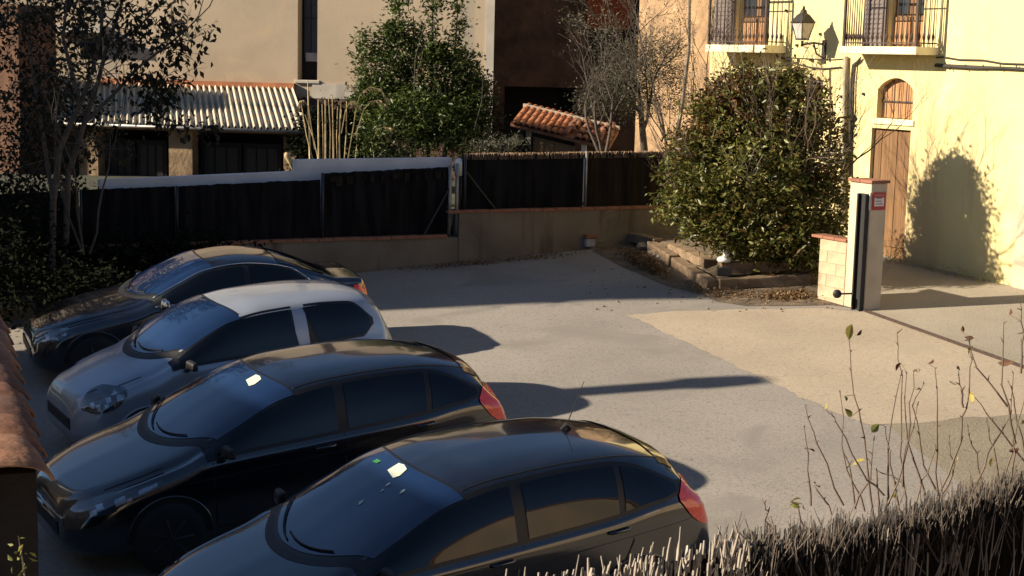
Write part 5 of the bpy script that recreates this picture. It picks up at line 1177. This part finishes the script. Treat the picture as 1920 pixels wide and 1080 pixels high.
# budding shrub behind it
tw = thing('leafless_shrub', at(1700, 1000, 4.5), 'sparse shrub with a few yellow leaves rising behind the brushwood screen', 'shrub')
shoots = [[(1640, 985), (1620, 820), (1600, 740), (1590, 618)], [(1580, 950), (1530, 830), (1510, 760)], [(1655, 930), (1610, 880), (1570, 790), (1552, 772)], [(1700, 960), (1690, 880), (1693, 800), (1690, 700), (1682, 625)],
 [(1690, 910), (1705, 790), (1713, 695)], [(1760, 930), (1757, 800), (1753, 690)], [(1760, 930), (1725, 840), (1712, 760), (1732, 720)], [(1765, 920), (1800, 830), (1812, 760), (1822, 690), (1817, 637)], [(1812, 762), (1800, 730), (1798, 690)],
 [(1890, 760), (1830, 690), (1818, 640)], [(1905, 830), (1880, 720), (1882, 605)], [(1925, 870), (1860, 790), (1825, 742)], [(1918, 850), (1905, 760), (1890, 715)], [(1520, 950), (1515, 880), (1508, 800)], [(1605, 955), (1592, 870), (1580, 845)],
 [(1665, 945), (1665, 830), (1690, 700)], [(1600, 950), (1630, 900), (1638, 825)], [(1850, 930), (1830, 850), (1815, 800)], [(1880, 920), (1860, 840), (1850, 790)], [(1915, 700), (1918, 620), (1912, 560)], [(1560, 960), (1535, 920), (1528, 905)],
 [(1440, 1000), (1437, 960), (1433, 945)], [(1505, 985), (1495, 950), (1487, 942)], [(1710, 960), (1730, 900), (1755, 840)], [(1650, 960), (1640, 880), (1690, 905)], [(1770, 930), (1790, 870), (1780, 820)], [(1690, 960), (1668, 870), (1660, 800)], [(1895, 915), (1905, 850), (1895, 790)],
 [(1620, 960), (1585, 880), (1575, 735)], [(1735, 930), (1700, 830), (1700, 700)], [(1870, 930), (1900, 850), (1930, 700)], [(1830, 930), (1850, 850), (1895, 780), (1900, 700)], [(1655, 970), (1690, 880), (1720, 760)]]
SHP = []
for i, sh_ in enumerate(shoots):
    Yd = 4.5+.25*math.sin(i*2.3); P_ = [at(x, y, Yd) for x, y in sh_]; Q = []
    for a, b in zip(P_[:-1], P_[1:]):
        for f in (0, .33, .66): Q.append(a+(b-a)*f+RS.normal(size=3)*.0035)
    Q.append(P_[-1]); SHP += Q; n = len(Q); mb = MB(); mb.tube(Q, [.0026*(1-j/(n-1))+.0010 for j in range(n)], 5)
    for q in Q[2:]:
        if random.random() < .8: e = q+RS.normal(size=3)*.006+[0, 0, .008]; mb.tube([q, e], [.003, .001], 4)
    mb.build('shoot', 'twig', tw)
lv = [(1600, 605, 'y', 26), (1610, 631, 'b', 18), (1668, 640, 'b', 18), (1705, 658, 'b', 18), (1745, 690, 'b', 20), (1735, 702, 'g', 18), (1775, 712, 'y', 18), (1815, 663, 'g', 16), (1847, 665, 'b', 24), (1795, 686, 'b', 18), (1815, 733, 'y', 24), (1520, 754, 'y', 22), (1492, 808, 'b', 24), (1562, 848, 'y', 24), (1598, 842, 'y', 24), (1590, 786, 'g', 24),
 (1648, 795, 'g', 22), (1470, 942, 'g', 20), (1478, 955, 'g', 20), (1466, 965, 'g', 16), (1514, 952, 'y', 20), (1535, 957, 'g', 20), (1675, 932, 'y', 26), (1917, 668, 'y', 22), (1893, 590, 'b', 20), (1907, 625, 'b', 20), (1805, 622, 'b', 18), (1828, 632, 'b', 18), (1855, 850, 'y', 16), (1793, 868, 'y', 18), (1738, 727, 'b', 16), (1910, 840, 'b', 24), (1575, 745, 'g', 16), (1922, 790, 'y', 22)]
for i, (x, y, m_, w_) in enumerate(lv):
    a_ = at(x, y, 4.45); nr_ = min(SHP, key=lambda q: np.linalg.norm((q-a_)*[1, .3, 1])); a_ = nr_+(a_-nr_)*min(1, .045/max(1e-6, np.linalg.norm(a_-nr_))); MB().tube([nr_, a_], .0009, 3).build('leaf_stalk', 'twig', tw)
    L = w_/CF*4.5*.95; o_ = leaf_arrays([a_], L/1.0, .55, .1, fold=.15); ax_ = o_[2]-o_[0]; wd2 = (o_[3]-o_[1])*.5; nm_ = np.cross(ax_, wd2); nm_ /= np.linalg.norm(nm_); V_ = []
    for f_, q_ in ((0, .04), (.15, .55), (.35, .95), (.6, .9), (.8, .55), (1, .03)): c_ = o_[0]+ax_*f_-nm_*L*.35*f_*f_; V_ += [c_-wd2*q_+nm_*L*.10*q_, c_, c_+wd2*q_+nm_*L*.10*q_]
    MB().add(V_, [(3*k_, 3*k_+1, 3*k_+4, 3*k_+3) for k_ in range(5)]+[(3*k_+1, 3*k_+2, 3*k_+5, 3*k_+4) for k_ in range(5)]).build('leaf', {'y': 'yleaf', 'b': 'bleaf', 'g': 'gleaf'}[m_], tw)
# terrace under the screen
tp_ = [onz(860, 1140), onz(2200, 800), np.array([9.2, 2.5, 0]), np.array([9.2, -.6, 0]), np.array([-1.2, -.6, 0])]
tp_[0] = tp_[0]+[0, .3, 0]; tp_[1] = np.array([4.5, 5.0, 0])
t_ = thing('terrace', (2, 1, 3.2), 'raised terrace of the near house that carries the brushwood screen', 'terrace'); MB().prism([(p[0], p[1], 3.35) for p in tp_][::-1], 3.6).build('terrace_block', 'rend', t_)

wp_ = [FY.P(yu(x, 500)[0], 0, .12) for x in (1655, 1700, 1760, 1830, 1890)]; c = []
for i in range(420):
    k_ = random.randrange(4); q = wp_[k_]+(wp_[k_+1]-wp_[k_])*random.random()+FY.n*abs(random.gauss(0, .08)); c.append((q[0], q[1], gz(q[0], q[1])+random.random()**2*.14))
tag(leaf_obj('wall_weeds', np.array(c), .05, 'yleaf', None, .25, -.9), 'low dry weeds growing along the foot of the yellow wall by the door', 'weeds', kind='stuff')
